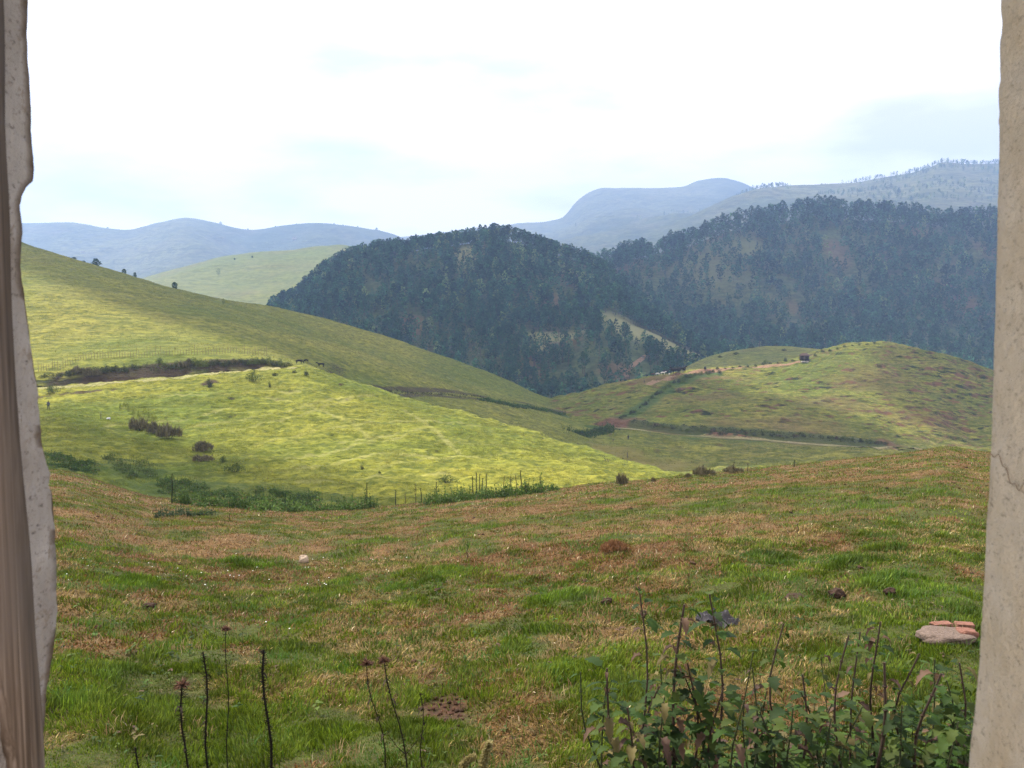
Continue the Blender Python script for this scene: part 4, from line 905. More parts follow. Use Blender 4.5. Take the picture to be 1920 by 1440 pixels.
NET = [(1208, 1108, 3.5, -.02, 'tall nettle with a bare dark tip, left of the plastic scrap', 12, .085, .0055, .25, .3),
 (1277, 1130, 3.3, .07, 'thickest nettle stem with clustered leaves left of the plastic scrap', 26, .08, .008, .3, .1),
 (1335, 1112, 3.6, -.08, 'tall nettle with large drooping leaves right in front of the plastic scrap', 16, .105, .0065, .15, .15),
 (1135, 1262, 3.2, -.16, 'leaning nettle with a withered drooping leaf at its tip', 12, .10, .007, .35, .2),
 (1083, 1262, 3.6, -.18, 'bare leaning stem left of all the nettles', 2, .05, .005, .3, .7),
 (1460, 1172, 3.5, -.05, 'nettle with a flat crown of leaves at the top, right of the plastic scrap', 10, .085, .0055, .1, .15),
 (1405, 1222, 3.4, .0, 'thin straight bare stem, left one of a close pair', 1, .05, .0042, .2, .8),
 (1414, 1250, 3.4, .01, 'short straight bare stem, right one of a close pair', 2, .05, .0045, .2, .7),
 (1512, 1268, 3.3, -.02, 'stubby grey green stem with a few leaves low among the nettles', 6, .075, .006, .3, .3),
 (1585, 1192, 3.4, .06, 'nettle stem with a pale curled tip', 9, .085, .006, .2, .3),
 (1616, 1190, 3.5, .03, 'nettle with small paired leaves just right of the pale curled tip', 10, .08, .0055, .15, .2),
 (1645, 1165, 3.6, -.03, 'nettle topped with dry brown flower clusters', 14, .07, .006, .5, .2),
 (1672, 1250, 3.2, .08, 'thick cut stem leaning right in front of dense nettles', 5, .08, .0085, .2, .4),
 (1696, 1212, 3.6, .03, 'dark leafy nettle tip left of the bricks', 10, .085, .006, .1, .1),
 (1742, 1250, 3.3, .12, 'pale leaning stem with a big serrated leaf below the bricks', 8, .13, .008, .1, .3),
 (1765, 1245, 3.5, .05, 'slim nettle behind the big serrated leaf', 9, .085, .005, .2, .2),
 (1812, 1245, 3.4, .10, 'leafy nettle leaning against the cream wall', 12, .09, .006, .15, .15),
 (1545, 1230, 3.7, .02, 'very thin green nettle stem with sparse leaves', 7, .07, .0035, .1, .3),
 (1180, 1330, 3.1, -.05, 'low leafy nettle at the foot of the tall ones', 16, .09, .006, .3, .1),
 (1240, 1300, 3.2, .0, 'short bushy nettle with yellowing leaves between the tall stems', 18, .085, .005, .4, .1),
 (1380, 1300, 3.1, .02, 'short dense nettle under the large drooping leaves', 18, .09, .005, .1, .1),
 (1480, 1320, 3.1, .0, 'low nettle with large pale underleaves near the bottom of the view', 16, .11, .005, .2, .1),
 (1600, 1320, 3.1, .02, 'low fresh nettle between thick stems', 18, .085, .005, .05, .1),
 (1700, 1330, 3.1, .03, 'low fresh nettle in front of the leaning stems', 16, .085, .005, .1, .1),
 (1225, 1290, 3.3, .03, 'dark leafy nettle pressed against the thickest stem on its left', 16, .075, .006, .3, .1),
 (1300, 1250, 3.25, -.03, 'dark leafy nettle pressed against the thickest stem on its right', 18, .08, .006, .35, .1),
 (1350, 1290, 3.2, .04, 'dark nettle with torn leaves between the thickest stem and the pair of bare stems', 16, .09, .006, .25, .1),
 (1435, 1330, 3.15, .0, 'low dark nettle in front of the pair of bare stems', 16, .08, .005, .2, .1),
 (1550, 1340, 3.1, .03, 'low dark nettle beneath the pale curled tip', 16, .085, .005, .15, .1),
 (1790, 1350, 3.0, .04, 'low bright nettle close to the foot of the cream wall', 16, .085, .005, .05, .1)]
for i in range(9):
    NET.append((rng.uniform(1120, 1800), rng.uniform(1235, 1330), rng.uniform(3.1, 3.7), rng.uniform(-.06, .06), 'leafy nettle standing within the dense dark clump beside the wall', 16, .085, .005, .15, .1))
for (u, v, D, ln, lb, nl, ls, rd, dr, br) in NET: nettle(u, v, D, ln, lb, nl, ls, rd, dr, br, stemcol=(.075, .05, .035) if rd > .005 else (.06, .07, .03), group='nettles in front of the opening')
# thistle-like dead stalks
M['dead'] = solid('dead_stalk', (.02, .017, .012), .9, .4, 60, .4, .1, True)
def stalk(u, vtop, D, lean, label, rad=.007, bristle=120, bl=.03, cat='dead stalk', name='dead_stalk', hook=0, heads=0, col=(.022, .018, .013), group=None, side=0, k=6):
    near = D < 5; D += .7 * near; rad *= 1.1 if near else 1; bl *= 1.2 if near else 1; bristle *= 2 if near else 1; a = float(aa(u, vtop)); top = np.array([a * D, D, CAMZ + D * float(te(vtop))]); root = FIELD.P(top[0] - lean, D)[0]; root[2] -= .01
    H = top[2] - root[2]; o = empty(name, root, 0, label=label, cat=cat, group=group); pts = []
    s1 = rng.choice([-1, 1]) * rng.uniform(.01, .02) * (1 if near else .5)
    for i in range(10):
        t = i / 9; pts.append([lean * t + s1 * math.sin(t * 9) + (-hook * max(0, t - .8) * 5 if hook else 0), rng.uniform(-.004, .004), H * t - (hook * .3 * max(0, t - .8) * 5)])
    pts = np.array(pts); mb = MB(); mb.tube(pts, np.linspace(rad, rad * .6, 10), k, col)
    for i in range(int(bristle)):
        t = rng.uniform(.05, 1) ** .85 * .999; j = t * 9; q = int(min(8, j)); p = pts[q] * (1 - (j - q)) + pts[q + 1] * (j - q); an = rng.uniform(0, 6.28)
        l = bl * rng.uniform(.3, 1.3) * (1.3 if t > .8 else .8); e = p + [l * math.cos(an), l * math.sin(an), l * rng.uniform(-.2, .9)]
        mb.add([p, p + [0, 0, .004], e], [[0, 1, 2]], np.array(col) * rng.uniform(.8, 3.))
    if near:
        for i in range(9):
            t = rng.uniform(.1, .97); q = int(min(8, t * 9)); an = rng.uniform(0, 6.28); leaf(mb, pts[q], (math.cos(an), math.sin(an), .3), rng.uniform(.02, .05), .016, 2.2, np.array(col) * rng.uniform(1.2, 3), True, .9, 4)
    tips = [pts[-1]]
    for q in range(side):
        t = rng.uniform(.45, .85); j = t * 9; i = int(j); p = pts[i]; an = rng.uniform(-.5, .5) + (math.pi if q % 2 else 0); l = H * rng.uniform(.08, .18)
        e = p + [l * math.cos(an), l * math.sin(an) * .4, l * 1.2]; mb.tube([p, (p + e) / 2 + [0, 0, -.01], e], [rad * .5, rad * .4, rad * .3], 5, col); tips.append(e)
    mb.build('stalk', M['dead'], o)
    if heads:
        for e in tips[:heads]:
            hb = MB(); n = 130
            for i in range(n):
                dv = rng.normal(size=3); dv[2] = abs(dv[2]) * .7 - .2; dv /= np.linalg.norm(dv); l = (.042 if near else .03) * rng.uniform(.5, 1.1); b = e + dv * .006; q = rng.normal(size=3) * .0035
                hb.add([b - q, b + q, b + dv * l], [[0, 1, 2]], np.array([.14, .075, .05]) * rng.uniform(.5, 1.6))
            hb.build('seed_head', M['leaf'], o)
    return o
stalk(497, 1218, 3.4, -.01, 'tall straight bristly dark stalk, the one farthest from the left wall', .0075, 330, .022)
stalk(378, 1222, 3.4, -.05, 'tall dark stalk with a tufted top and small knots', .006, 200, .02, heads=0, side=0)
stalk(344, 1285, 3.3, .01, 'dark stalk with a reddish withered flower cluster at its top', .006, 190, .022, heads=1, side=0)
stalk(268, 1398, 3.4, .05, 'short dark stalk with a hooked tip, nearest the left wall', .006, 70, .018, hook=.03)
stalk(424, 1180, 5.2, .01, 'small dried flower stalk standing in turf behind the dark stalks', .004, 60, .03, heads=1)
stalk(722, 1240, 3.8, -.17, 'dried thistle with a fluffy brown seed head, leaning left over the bare patch', .0045, 110, .016, heads=1, side=2, col=(.035, .028, .018), cat='thistle', name='dead_thistle')
stalk(690, 1245, 3.9, -.13, 'thin dried thistle with a small rusty seed head, left of the fluffy one', .0035, 70, .016, heads=1, col=(.035, .028, .018), cat='thistle', name='dead_thistle')
stalk(785, 1300, 3.8, -.05, 'thin leafless stem without a head behind the bare patch', .003, 60, .015, col=(.035, .028, .018), cat='dead stalk')
# woolly flower spikes at the bottom
def spike(P0, P1, label, rad=.011):
    o = empty('flower_spike', FIELD.P(P0[0], P0[1])[0], 0, label=label, cat='flower spike'); b = np.array(o.location); mb = MB(); P0 = np.array(P0); P1 = np.array(P1)
    mb.tube([[0, 0, 0], (P0 - b) * .6, P0 - b], .0025, 5, (.09, .13, .04)); mb.build('stem', M['leaf'], o); hb = MB()
    for i in range(900):
        t = rng.random(); c = P0 * (1 - t) + P1 * t + [0, 0, 0.01 * math.sin(t * 3)]; dv = rng.normal(size=3); dv /= np.linalg.norm(dv); rr = rad * (1 - .35 * t) * (.75 + .35 * abs(math.sin(t * 14)))
        q = rng.normal(size=3) * .004; hb.add([c - b + dv * rr * .4 - q, c - b + dv * rr * .4 + q, c - b + dv * rr], [[0, 1, 2]], np.array([.42, .36, .16]) * rng.uniform(.6, 1.25))
    hb.build('flower_head', M['leaf'], o)
def at(u, v, D): a = float(aa(u, v)); return (a * D, D, CAMZ + D * float(te(v)))
spike(at(905, 1438, 3.9), at(918, 1393, 3.9), 'upright woolly cream flower spike at the bottom of the view', .03)
spike(at(866, 1440, 3.9), at(888, 1419, 3.92), 'small drooping woolly cream flower spike left of the upright one', .025)
# ground-covering broad leaves at the bottom
def weeds(name, n, fn, label, size=(.03, .07)):
    mb = MB()
    for i in range(n):
        x, y, hmax = fn(); p = FIELD.P(x, y)[0]; h = rng.uniform(.03, hmax); an0 = rng.uniform(0, 6.28); c = np.array(GRN[rng.integers(4)]) * rng.uniform(.9, 1.7)
        if rng.random() < .12: c = np.array(DRY[rng.integers(3)])
        mb.tube([p, p + [0, 0, h]], .0018, 3, (.05, .07, .025), False)
        for q in range(4):
            an = an0 + q * 1.57 + rng.uniform(-.4, .4); s = rng.uniform(*size); leaf(mb, p + [0, 0, h * rng.uniform(.6, 1)], (math.cos(an), math.sin(an), rng.uniform(0, .7)), s, s * .62, rng.uniform(.3, 1.2), c * rng.uniform(.8, 1.2), True, .3, 5)
    tag(mb.build(name, M['leaf']), label, 'weeds', None, 'stuff')
def reg1():
    while True:
        y = rng.uniform(3.7, 5.1); x = rng.uniform(.1, 2.9)
        if rng.random() < sstep(.06, .34, x / y) * (1.3 - .75 * (y - 3.7)): return x, y, .20 + .22 * float(sstep(.2, .4, x / y))
def reg2(): return rng.normal(-.42, .26), rng.uniform(3.8, 4.5), .14
weeds('low_weeds', 900, reg1, 'dense low nettle leaves and weeds under the tall stems', (.035, .09))
weeds('low_weeds', 130, reg2, 'low broad leaved weeds at the bottom centre')

def reg3():
    while True:
        x, y = scatter(-.62, .62, 3.8, 13, 1); j = rng.integers(len(x))
        if fbm(x[j:j+1], y[j:j+1], .8, 3, 55)[0] > .5: return x[j], y[j], .05
weeds('turf_weeds', 2200, reg3, 'small round leaved weeds growing flat in the near turf', (.012, .034))
def reg4():
    x, y = scatter(-.62, .62, 3.8, 9, 1); j = rng.integers(len(x)); return x[j], y[j], .16
weeds('turf_weeds', 60, reg4, 'scattered taller leafy weeds in the near turf', (.03, .06))
mb = MB(); xs, ys = scatter(-.64, .64, 4, 30, .45)
for x, y in zip(xs, ys):
    p = FIELD.P(x, y)[0]; s = rng.uniform(.012, .05)
    for q in range(3): mb.box(p + [rng.normal(0, s * .5), rng.normal(0, s * .5), s * .35], (s, s * .8, s * .5), rng.uniform(0, 3), lerp([.05, .03, .02], [.13, .075, .045], rng.random()), s * .22, rng)
tag(mb.build('earth_clods', solid('clod', (.08, .04, .03), .95, .4, 60, .8, .1, True)), 'small dark clods and droppings strewn over the turf', 'clods', None, 'stuff')

# ------------------------------------------------------------------ shrubs, weeds and thistles in the middle distance
def shrub_mesh(seed, k, c0, c1, sz=.06, flat=.6, spiky=False):
    rs = np.random.default_rng(seed); C = []
    lob = rs.uniform(-.6, .6, (7, 2))
    while len(C) < k:
        l = lob[rs.integers(7)]; d = rs.normal(size=3); d /= np.linalg.norm(d); r = rs.uniform(.5, 1) * .5; q = np.array([l[0] + d[0] * r, l[1] * .7 + d[1] * r, abs(d[2]) * r * 2 * flat * (1.2 - abs(l[0])) + .05])
        C.append(q)
    C = np.array(C)
    if spiky:
        n = k; e = C + np.stack([rs.normal(0, .08, n), rs.normal(0, .08, n), rs.uniform(.08, .3, n)], 1); s = rs.normal(size=(n, 3)) * .022; V = np.stack([C - s, C + s, e], 1).reshape(-1, 3)
    else: V = tri_cloud(C, sz, rs)
    t = np.clip(vn(C[:, 0] * 6, C[:, 2] * 8 + C[:, 1] * 5, seed) + rs.uniform(-.3, .3, k), 0, 1)[:, None]
    mb = MB()
    for q in range(5): mb.tube([[lob[q][0] * .1, lob[q][1] * .1, -.1], [lob[q][0] * .7, lob[q][1] * .5, .35 * flat]], [.03, .012], 4, (.08, .06, .045))
    br = mesh_np('branches', np.vstack(mb.V), [np.vstack(mb.F3), np.vstack(mb.F4)], M['bark'])
    return mesh_np('foliage', V, np.arange(3 * k).reshape(k, 3), M['pine'], np.repeat(lerp(c0, c1, t), 3, 0)), br
HEATH = [shrub_mesh(300 + i, 900, (.075, .065, .035), (.22, .19, .11), .035, .6, True) for i in range(3)]
GREENB = [shrub_mesh(310 + i, 600, (.05, .075, .02), (.14, .17, .045), .05, .7) for i in range(3)]
DARKB = [shrub_mesh(320 + i, 420, (.03, .04, .018), (.09, .10, .045), .06, .6) for i in range(3)]
YEL = [shrub_mesh(330 + i, 300, (.10, .14, .02), (.26, .26, .05), .05, 1.1, True) for i in range(2)]
def shrub(sh, u, v, wpx, hpx, kind, label, cat='shrub', group=None, name='shrub', bare=False):
    p = sh.hit(u, v); s = wpx / FPX * p[1] / 2.0; hz_ = hpx / FPX * p[1] / .68
    m_ = kind[rng.integers(len(kind))]; o = empty(name, p, rng.uniform(-.4, .4), label=label, cat=cat, group=group); o.scale = (s, s * .9, hz_)
    put('foliage', m_[0], o)
    if wpx > 12: put('branches', m_[1], o)
    return o
for (u, v, w_, h, lb) in [(259, 808, 40, 26, 'brown grey heath bush at the upper left end of the row on the slope'), (287, 813, 34, 20, 'smaller brown grey heath bush in the middle of the row on the slope'), (318, 822, 48, 27, 'largest brown grey heath bush, at the lower right end of the row'),
                          (378, 847, 48, 18, 'flat brown bush alone below the row of heath bushes'), (379, 865, 44, 13, 'low brown bush directly below another flat brown bush'), (419, 867, 20, 12, 'small olive bush touching a flat brown bush on its lower right'), (439, 885, 46, 17, 'flat brown bush lowest on the slope, below a small olive bush')]:
    shrub(SPUR, u, v, w_, h, HEATH if 'olive' not in lb else GREENB, lb)
shrub(SPUR, 678, 881, 13, 9, DARKB, 'tiny dark bush alone on the lower edge of the bright slope'); shrub(SPUR, 711, 888, 10, 5, DARKB, 'tiny brown tuft right of the tiny dark bush')
shrub(SPUR, 838, 905, 42, 15, GREENB, 'low olive green bush behind the thistles at the gully')
shrub(SPUR, 392, 728, 16, 20, DARKB, 'dark upright bush on bare earth below the track'); shrub(SPUR, 475, 715, 34, 20, GREENB, 'bright leafy bush just below the track'); shrub(SPUR, 505, 727, 8, 12, DARKB, 'small dark bush below the bright leafy bush')
shrub(SPUR, 100, 738, 26, 18, GREENB, 'leafy bush at the left end of the track'); shrub(SPUR, 515, 705, 14, 7, DARKB, 'small dark bush beside the far end of the track'); shrub(SPUR, 552, 700, 12, 7, DARKB, 'small dark bush on the rim of the spur, left'); shrub(SPUR, 573, 704, 16, 10, DARKB, 'small dark bush on the rim of the spur, right')
for (u, v) in [(228, 771), (243, 774), (262, 784), (281, 786), (272, 780), (236, 766), (252, 779), (289, 790)]: shrub(SPUR, u, v, 11, 10, YEL, 'yellow green spiky plant in the cluster above the brown bushes', 'plant', 'yellow green plants above the brown bushes', 'spiky_plant')
lb = 'scrubby bush on the bank above the track'
def along(L_, n): 
    L_ = np.array(L_, float); s = np.concatenate([[0], np.cumsum(np.hypot(*np.diff(L_, axis=0).T))]); t = np.linspace(0, s[-1], n); return zip(np.interp(t, s, L_[:, 0]), np.interp(t, s, L_[:, 1]))
for (u, v) in along([(130, 704), (165, 702), (200, 700), (250, 696)], 8): shrub(LEFT, u, v + rng.uniform(-4, 6), rng.uniform(18, 30), rng.uniform(10, 18), HEATH if rng.random() < .5 else DARKB, lb, group='scrub on the bank above the track')
for (u, v) in along([(300, 690), (350, 692), (400, 688), (450, 686), (525, 690)], 22): shrub(LEFT, u, v + rng.uniform(-7, 1), rng.uniform(14, 26), rng.uniform(7, 14), [HEATH, GREENB, DARKB][rng.integers(3)], lb, group='scrub on the bank above the track')
lb = 'dark bush in the hedge line climbing the terraced hill'
for (u, v) in along([(1168, 786), (1180, 778), (1200, 764), (1225, 748), (1250, 730), (1270, 718), (1300, 706), (1345, 700)], 30): shrub(RIGHT, u + rng.uniform(-4, 4), v + rng.uniform(-2, 3), rng.uniform(8, 15), rng.uniform(5, 9), [DARKB, GREENB][int(rng.random() < .45)], lb, group='bushes of the hedge line climbing the terraced hill')
lb = 'dark bush in the bank above the dirt road'
for (u, v) in along([(1215, 800), (1250, 806), (1330, 813), (1430, 820), (1520, 823), (1600, 830), (1660, 836)], 30):
    if 1518 < u < 1540: continue
    shrub(RIGHT, u, v + rng.uniform(-3, 1), rng.uniform(7, 17), rng.uniform(3, 9), [DARKB, GREENB, HEATH][rng.integers(3)], lb, group='bushes in the bank above the dirt road')
lb = 'dark bush beside the path over the top of the terraced hill'
for (u, v) in along([(1345, 694), (1430, 684), (1475, 680), (1530, 666), (1560, 658), (1600, 648), (1640, 645)], 22): shrub(RIGHT, u, v + rng.uniform(-1, 2), rng.uniform(6, 11), rng.uniform(3, 6), DARKB, lb, group='bushes beside the path over the terraced hill')
shrub(RIGHT, 1436, 682, 14, 10, GREENB, 'round green bush left of the hut'); shrub(RIGHT, 1472, 677, 7, 7, DARKB, 'small dark bush between the hut and the round green bush')
for (u, v) in [(1410, 650), (1455, 645), (1350, 668), (1380, 662), (1470, 655)]: shrub(KNOLL, u, v + 3, rng.uniform(8, 18), rng.uniform(4, 7), DARKB, 'dark bush on the low knoll behind the cattle', group='bushes on the low knoll')
shrub(FIELD, 1320, 893, 44, 18, HEATH, 'brown straggly bush on the crest of the pasture'); shrub(FIELD, 1290, 896, 20, 8, HEATH, 'small brown tuft left of the straggly bush on the crest'); shrub(FIELD, 1375, 887, 40, 12, HEATH, 'dry weed clump on the crest right of the straggly bush')
shrub(FIELD, 1165, 910, 26, 24, HEATH, 'dark red brown withered plant on the crest of the pasture'); shrub(FIELD, 1225, 904, 10, 9, HEATH, 'tiny brown tuft on the crest right of the withered plant')
shrub(FIELD, 1155, 1034, 66, 20, [shrub_mesh(341, 1500, (.16, .08, .04), (.32, .17, .08), .02, .5, True)], 'rust brown mound of dead grass in the middle of the pasture', 'mound', None, 'grass_mound')
# upright weeds
def weed_spikes(name, sh, pts, h, label, c0, c1, k=26, spread=.5, wid=.05, lean=(.05, .5)):
    X = np.vstack([np.stack([rng.normal(p[0], spread * (p[2] if len(p) > 2 else 1), k), rng.normal(p[1], spread * .8, k)], 1) for p in pts]); n = len(X); P = sh.P(X[:, 0], X[:, 1])
    q = fbm(X[:, 0], X[:, 1], spread * 2.5, 3, 91); c = lerp(c0, np.array(c1) * 1.35, np.clip(rng.random(n) * .6 + q - .2, 0, 1)[:, None]); c = np.where(rng.random((n, 1)) < .1, [.16, .13, .06], c); V, F, C = blades(P, rng.uniform(.25, 1.15, n) * h * (.25 + 1.6 * sstep(.3, .75, q)), np.full(n, wid) * rng.uniform(.6, 1.4, n), rng.uniform(0, 6.3, n), rng.uniform(*lean, n), rng.uniform(0, .5, n), c, True)
    tag(put(name, mesh_np(name, V, F, M['grass'], C)), label, 'weeds', None, 'stuff')
G0, G1 = (.035, .075, .014), (.12, .19, .035)
def ptsalong(sh, L_, n, j=0): return [sh.hit(u, v + rng.uniform(-j, j))[:2] for u, v in along(L_, n)]
def weed_clumps(name, sh, pts, h, label, r=.8, k=150, sz=.07, c0=G0, c1=G1, stalks=5):
    Vs, Cs = [], []
    for (x, y) in pts:
        hh = h * rng.uniform(.3, 1.15); rr = r * rng.uniform(.5, 1.2); n = int(k * rng.uniform(.6, 1.2)); a_ = rng.uniform(0, 6.28, n); q = np.sqrt(rng.random(n)); X = x + rr * q * np.cos(a_); Y = y + rr * q * np.sin(a_) * .8
        base = sh.z(X, Y); loc = .35 + 1.1 * fbm(X, Y, r * .7, 3, 17); Z = base + hh * (1 - q ** 2 * .7) * rng.uniform(0, 1, n) ** .6 * loc
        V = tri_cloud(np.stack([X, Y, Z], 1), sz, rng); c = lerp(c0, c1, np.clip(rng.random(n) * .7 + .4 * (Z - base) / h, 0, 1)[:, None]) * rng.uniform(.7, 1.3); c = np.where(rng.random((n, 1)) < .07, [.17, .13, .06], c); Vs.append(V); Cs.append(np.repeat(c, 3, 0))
        for s_ in range(stalks):
            xx, yy = x + rng.normal(0, rr * .5), y + rng.normal(0, rr * .4); z0 = float(sh.z(xx, yy)[0]); H = hh * rng.uniform(.9, 1.7); d = np.array([rng.normal(0, .05), 0, H])
            P = np.array([xx, yy, z0]); w_ = sz * .22; Vs.append(np.array([P - [w_, 0, 0], P + [w_, 0, 0], P + d])); Cs.append(np.tile([.05, .07, .025], (3, 1)))
            C2 = P + d * rng.uniform(.3, 1, (7, 1)) + rng.normal(0, sz * .5, (7, 3)); Vs.append(tri_cloud(C2, sz * .75, rng)); Cs.append(np.repeat(lerp(c0, c1, rng.random((7, 1))), 3, 0))
    V = np.vstack(Vs); tag(put(name, mesh_np(name, V, np.arange(len(V)).reshape(-1, 3), M['leaf'], np.vstack(Cs))), label, 'weeds', None, 'stuff')
weed_clumps('gully_weeds', SPUR, ptsalong(SPUR, [(300, 912), (380, 928), (460, 936), (590, 940)], 75, 14), .5, 'rank green weeds filling the gully', .9)
weed_clumps('gully_weeds', FIELD, ptsalong(FIELD, [(340, 946), (450, 953), (560, 959), (700, 953)], 46, 2), .62, 'dark green nettles along the near rim of the gully', .6, 120, .06)
weed_clumps('gully_weeds', SPUR, ptsalong(SPUR, [(95, 862), (130, 870), (172, 880)], 34, 12), .5, 'green weeds beside the left wall', .9)
weed_clumps('gully_weeds', SPUR, ptsalong(SPUR, [(200, 868), (240, 882), (290, 884)], 26, 14), .6, 'lighter green weed patch right of the weeds beside the wall', .8, 90, .06, (.05, .08, .02), (.13, .18, .04), 8)
weed_clumps('gully_weeds', FIELD, ptsalong(FIELD, [(800, 946), (880, 938), (960, 930), (1035, 920)], 46, 1), .5, 'green weeds round the thistles on the crest', .5, 100, .055)
weed_clumps('gully_weeds', FIELD, ptsalong(FIELD, [(295, 973), (330, 968), (398, 968)], 15, 4), .22, 'blue green low weed clump in brown turf', .17, 60, .028, (.025, .05, .025), (.07, .12, .05), 6)
weed_clumps('reeds', RIGHT, ptsalong(RIGHT, [(985, 822), (1030, 820), (1065, 817)], 34, 4), 1.5, 'dark green reed bed in the valley bottom', 2.4, 150, .22, (.03, .06, .018), (.06, .11, .03))
weed_clumps('reeds', RIGHT, ptsalong(RIGHT, [(1080, 816), (1115, 814), (1145, 806)], 28, 5), 1.3, 'green reed bed right of the footpath in the valley bottom', 2.6, 150, .22, (.035, .065, .02), (.07, .12, .03))
weed_clumps('reeds', LEFT, ptsalong(LEFT, [(905, 750), (960, 760), (1010, 768), (1075, 780)], 34, 2), .8, 'green strip of rank growth below the cattle track', 2.2, 110, .2, (.035, .07, .02), (.07, .125, .03))
weed_clumps('bank_grass', LEFT, ptsalong(LEFT, [(700, 735), (790, 738), (900, 745)], 18, 3), .45, 'dark tufts along the cattle track', 2.2, 60, .14, (.03, .03, .015), (.06, .06, .03))
weed_clumps('bank_grass', LEFT, ptsalong(LEFT, [(80, 708), (150, 698), (230, 693), (300, 689), (400, 683), (480, 680), (540, 684)], 42, 4), .42, 'grass and scrub hanging over the cut bank above the track', 1.1, 70, .11, (.03, .035, .015), (.13, .15, .04))
weed_clumps('bank_grass', RIGHT, ptsalong(RIGHT, [(1190, 792), (1250, 798), (1350, 806), (1500, 817), (1650, 831)], 26, 2), .36, 'dark scrub hanging over the bank above the dirt road', 1.4, 60, .16, (.03, .04, .016), (.07, .085, .03))
# tall mullein-like thistle stalks on the gully rim, each its own plant
STK = [(323, 888, 945, 'tall thin dark spike alone in the gully weeds towards the left wall'), (688, 905, 952, 'tall leafy spike at the right end of the rank gully weeds'), (742, 918, 947, 'lone spike just right of the gully weeds'), (778, 907, 943, 'dry brown branching spike left of a short club topped one'), (789, 915, 943, 'short club topped spike'),
 (818, 903, 940, 'bushy topped spike left of the dense thistle clump'), (886, 893, 935, 'first spike of the dense thistle clump, short'), (893, 886, 934, 'second spike of the dense clump'), (900, 888, 933, 'third spike of the dense clump, thickest'), (905, 896, 933, 'fourth spike of the dense clump, shorter'), (912, 888, 932, 'last spike of the dense clump'),
 (945, 892, 930, 'dry spike left of the tallest thistle'), (957, 893, 929, 'dry branching spike close left of the tallest thistle'), (967, 890, 928, 'slim dry spike beside the tallest thistle'), (976, 882, 927, 'tallest thistle spike on the gully rim'), (1013, 892, 922, 'lone straight spike right of the tallest thistle'), (1027, 910, 920, 'shortest spike at the right end of the row'),
 (760, 925, 944, 'short dry spike between two taller ones'), (1403, 868, 886, 'pale upright dry spike on the crest in front of the road'), (1490, 862, 876, 'small dark double spike on the crest under the hill'), (1376, 866, 887, 'thin upright stem on the crest beside the dry weed clump')]
for (u, vt, vb, lb) in STK:
    A = FIELD.hit(u, vb); D = A[1]; stalk(u, vt, D, rng.uniform(-.06, .06), lb, .028 if 'dry' not in lb else .018, 150, .11, 'thistle', 'thistle', 0, 0, (.03, .04, .018) if 'dry' not in lb else (.06, .042, .03), 'thistle spikes along the rim', 3 if 'branch' in lb or 'bushy' in lb else 0, 5)
for i in range(26):
    u = rng.uniform(420, 700); A = FIELD.hit(u, 953); stalk(u, 953 - rng.uniform(14, 34), A[1], rng.uniform(-.06, .06), 'leafy green stalk standing among the rank gully weeds', .02, 130, .14, 'weed', 'weed_stalk', 0, 0, (.028, .06, .018), 'leafy stalks among the gully weeds', 0, 4)
p = FIELD.hit(430, 978); stalk(430, 962, p[1], 0, 'small twiggy dead stem in brown turf right of the blue green weeds', .01, 40, .06, cat='dead stalk')
p = FIELD.hit(877, 1050); stalk(877, 1022, p[1], .01, 'small dark dead weed in the middle of the pasture', .006, 70, .05, cat='dead stalk'); p = FIELD.hit(1495, 1002); stalk(1496, 982, p[1], .0, 'tiny upright dark weed in turf below the crest', .006, 30, .05, cat='dead stalk')

# ------------------------------------------------------------------ tracks
def ribbon(name, sh, L_, w0, mat, label, up=.06, n=150):
    pts = np.array([sh.hit(u, v)[:2] for u, v in L_]); s = np.concatenate([[0], np.cumsum(np.hypot(*np.diff(pts, axis=0).T))]); t = np.linspace(0, s[-1], n)
    X = herm(s, pts[:, 0], slopes(s, pts[:, 0]), t); Y = herm(s, pts[:, 1], slopes(s, pts[:, 1]), t); tx, ty = np.gradient(X), np.gradient(Y); l = np.hypot(tx, ty); nx, ny = -ty / l, tx / l
    V = []
    for k in np.linspace(-.5, .5, 7):
        ww = w0 * (1 + .25 * (vn(t / 3, t * 0 + k, 4) - .5)); V.append(np.stack([X + nx * ww * k, Y + ny * ww * k, sh.z(X + nx * ww * k, Y + ny * ww * k) + up - abs(k) * .12 * up], 1))
    V = np.stack(V, 1).reshape(-1, 3); i, j = np.meshgrid(np.arange(n - 1), np.arange(6), indexing='ij'); q = i * 7 + j; F = np.stack([q, q + 7, q + 8, q + 1], 2).reshape(-1, 4)
    tag(put(name, mesh_np(name, V, F, mat, None, True)), label, 'track', None, 'structure')
M['track'] = hillmat('grassy_track', (.22, .22, .07), (.34, .31, .13), (.30, .22, .12), (.2, .12, .07), .5, .1, .6, .6); M['dirt'] = hillmat('dirt_road', (.26, .16, .09), (.30, .20, .12), (.22, .12, .07), (.2, .1, .06), .6, .1, .6, .6)
M['roadg'] = hillmat('worn_road', (.24, .23, .09), (.33, .28, .13), (.26, .17, .10), (.2, .1, .06), .6, .1, .8, .6)
ribbon('track', SPUR, [(60, 727), (100, 725), (200, 719), (300, 711), (400, 699), (480, 693), (556, 690)], 3.8, M['track'], 'pale grassy track along the top of the spur')
ribbon('road', RIGHT, [(1130, 801.5), (1180, 804), (1250, 814), (1350, 821.3), (1500, 831.6), (1650, 840.3), (1750, 846.4), (1850, 850.3), (2000, 853)], 3.4, M['roadg'], 'worn dirt road along the foot of the terraced hill', .18)
ribbon('footpath', RIGHT, [(1062, 796), (1068, 806), (1074, 820), (1076, 830)], 1.0, M['dirt'], 'narrow footpath crossing the reed bed', .15, 40)
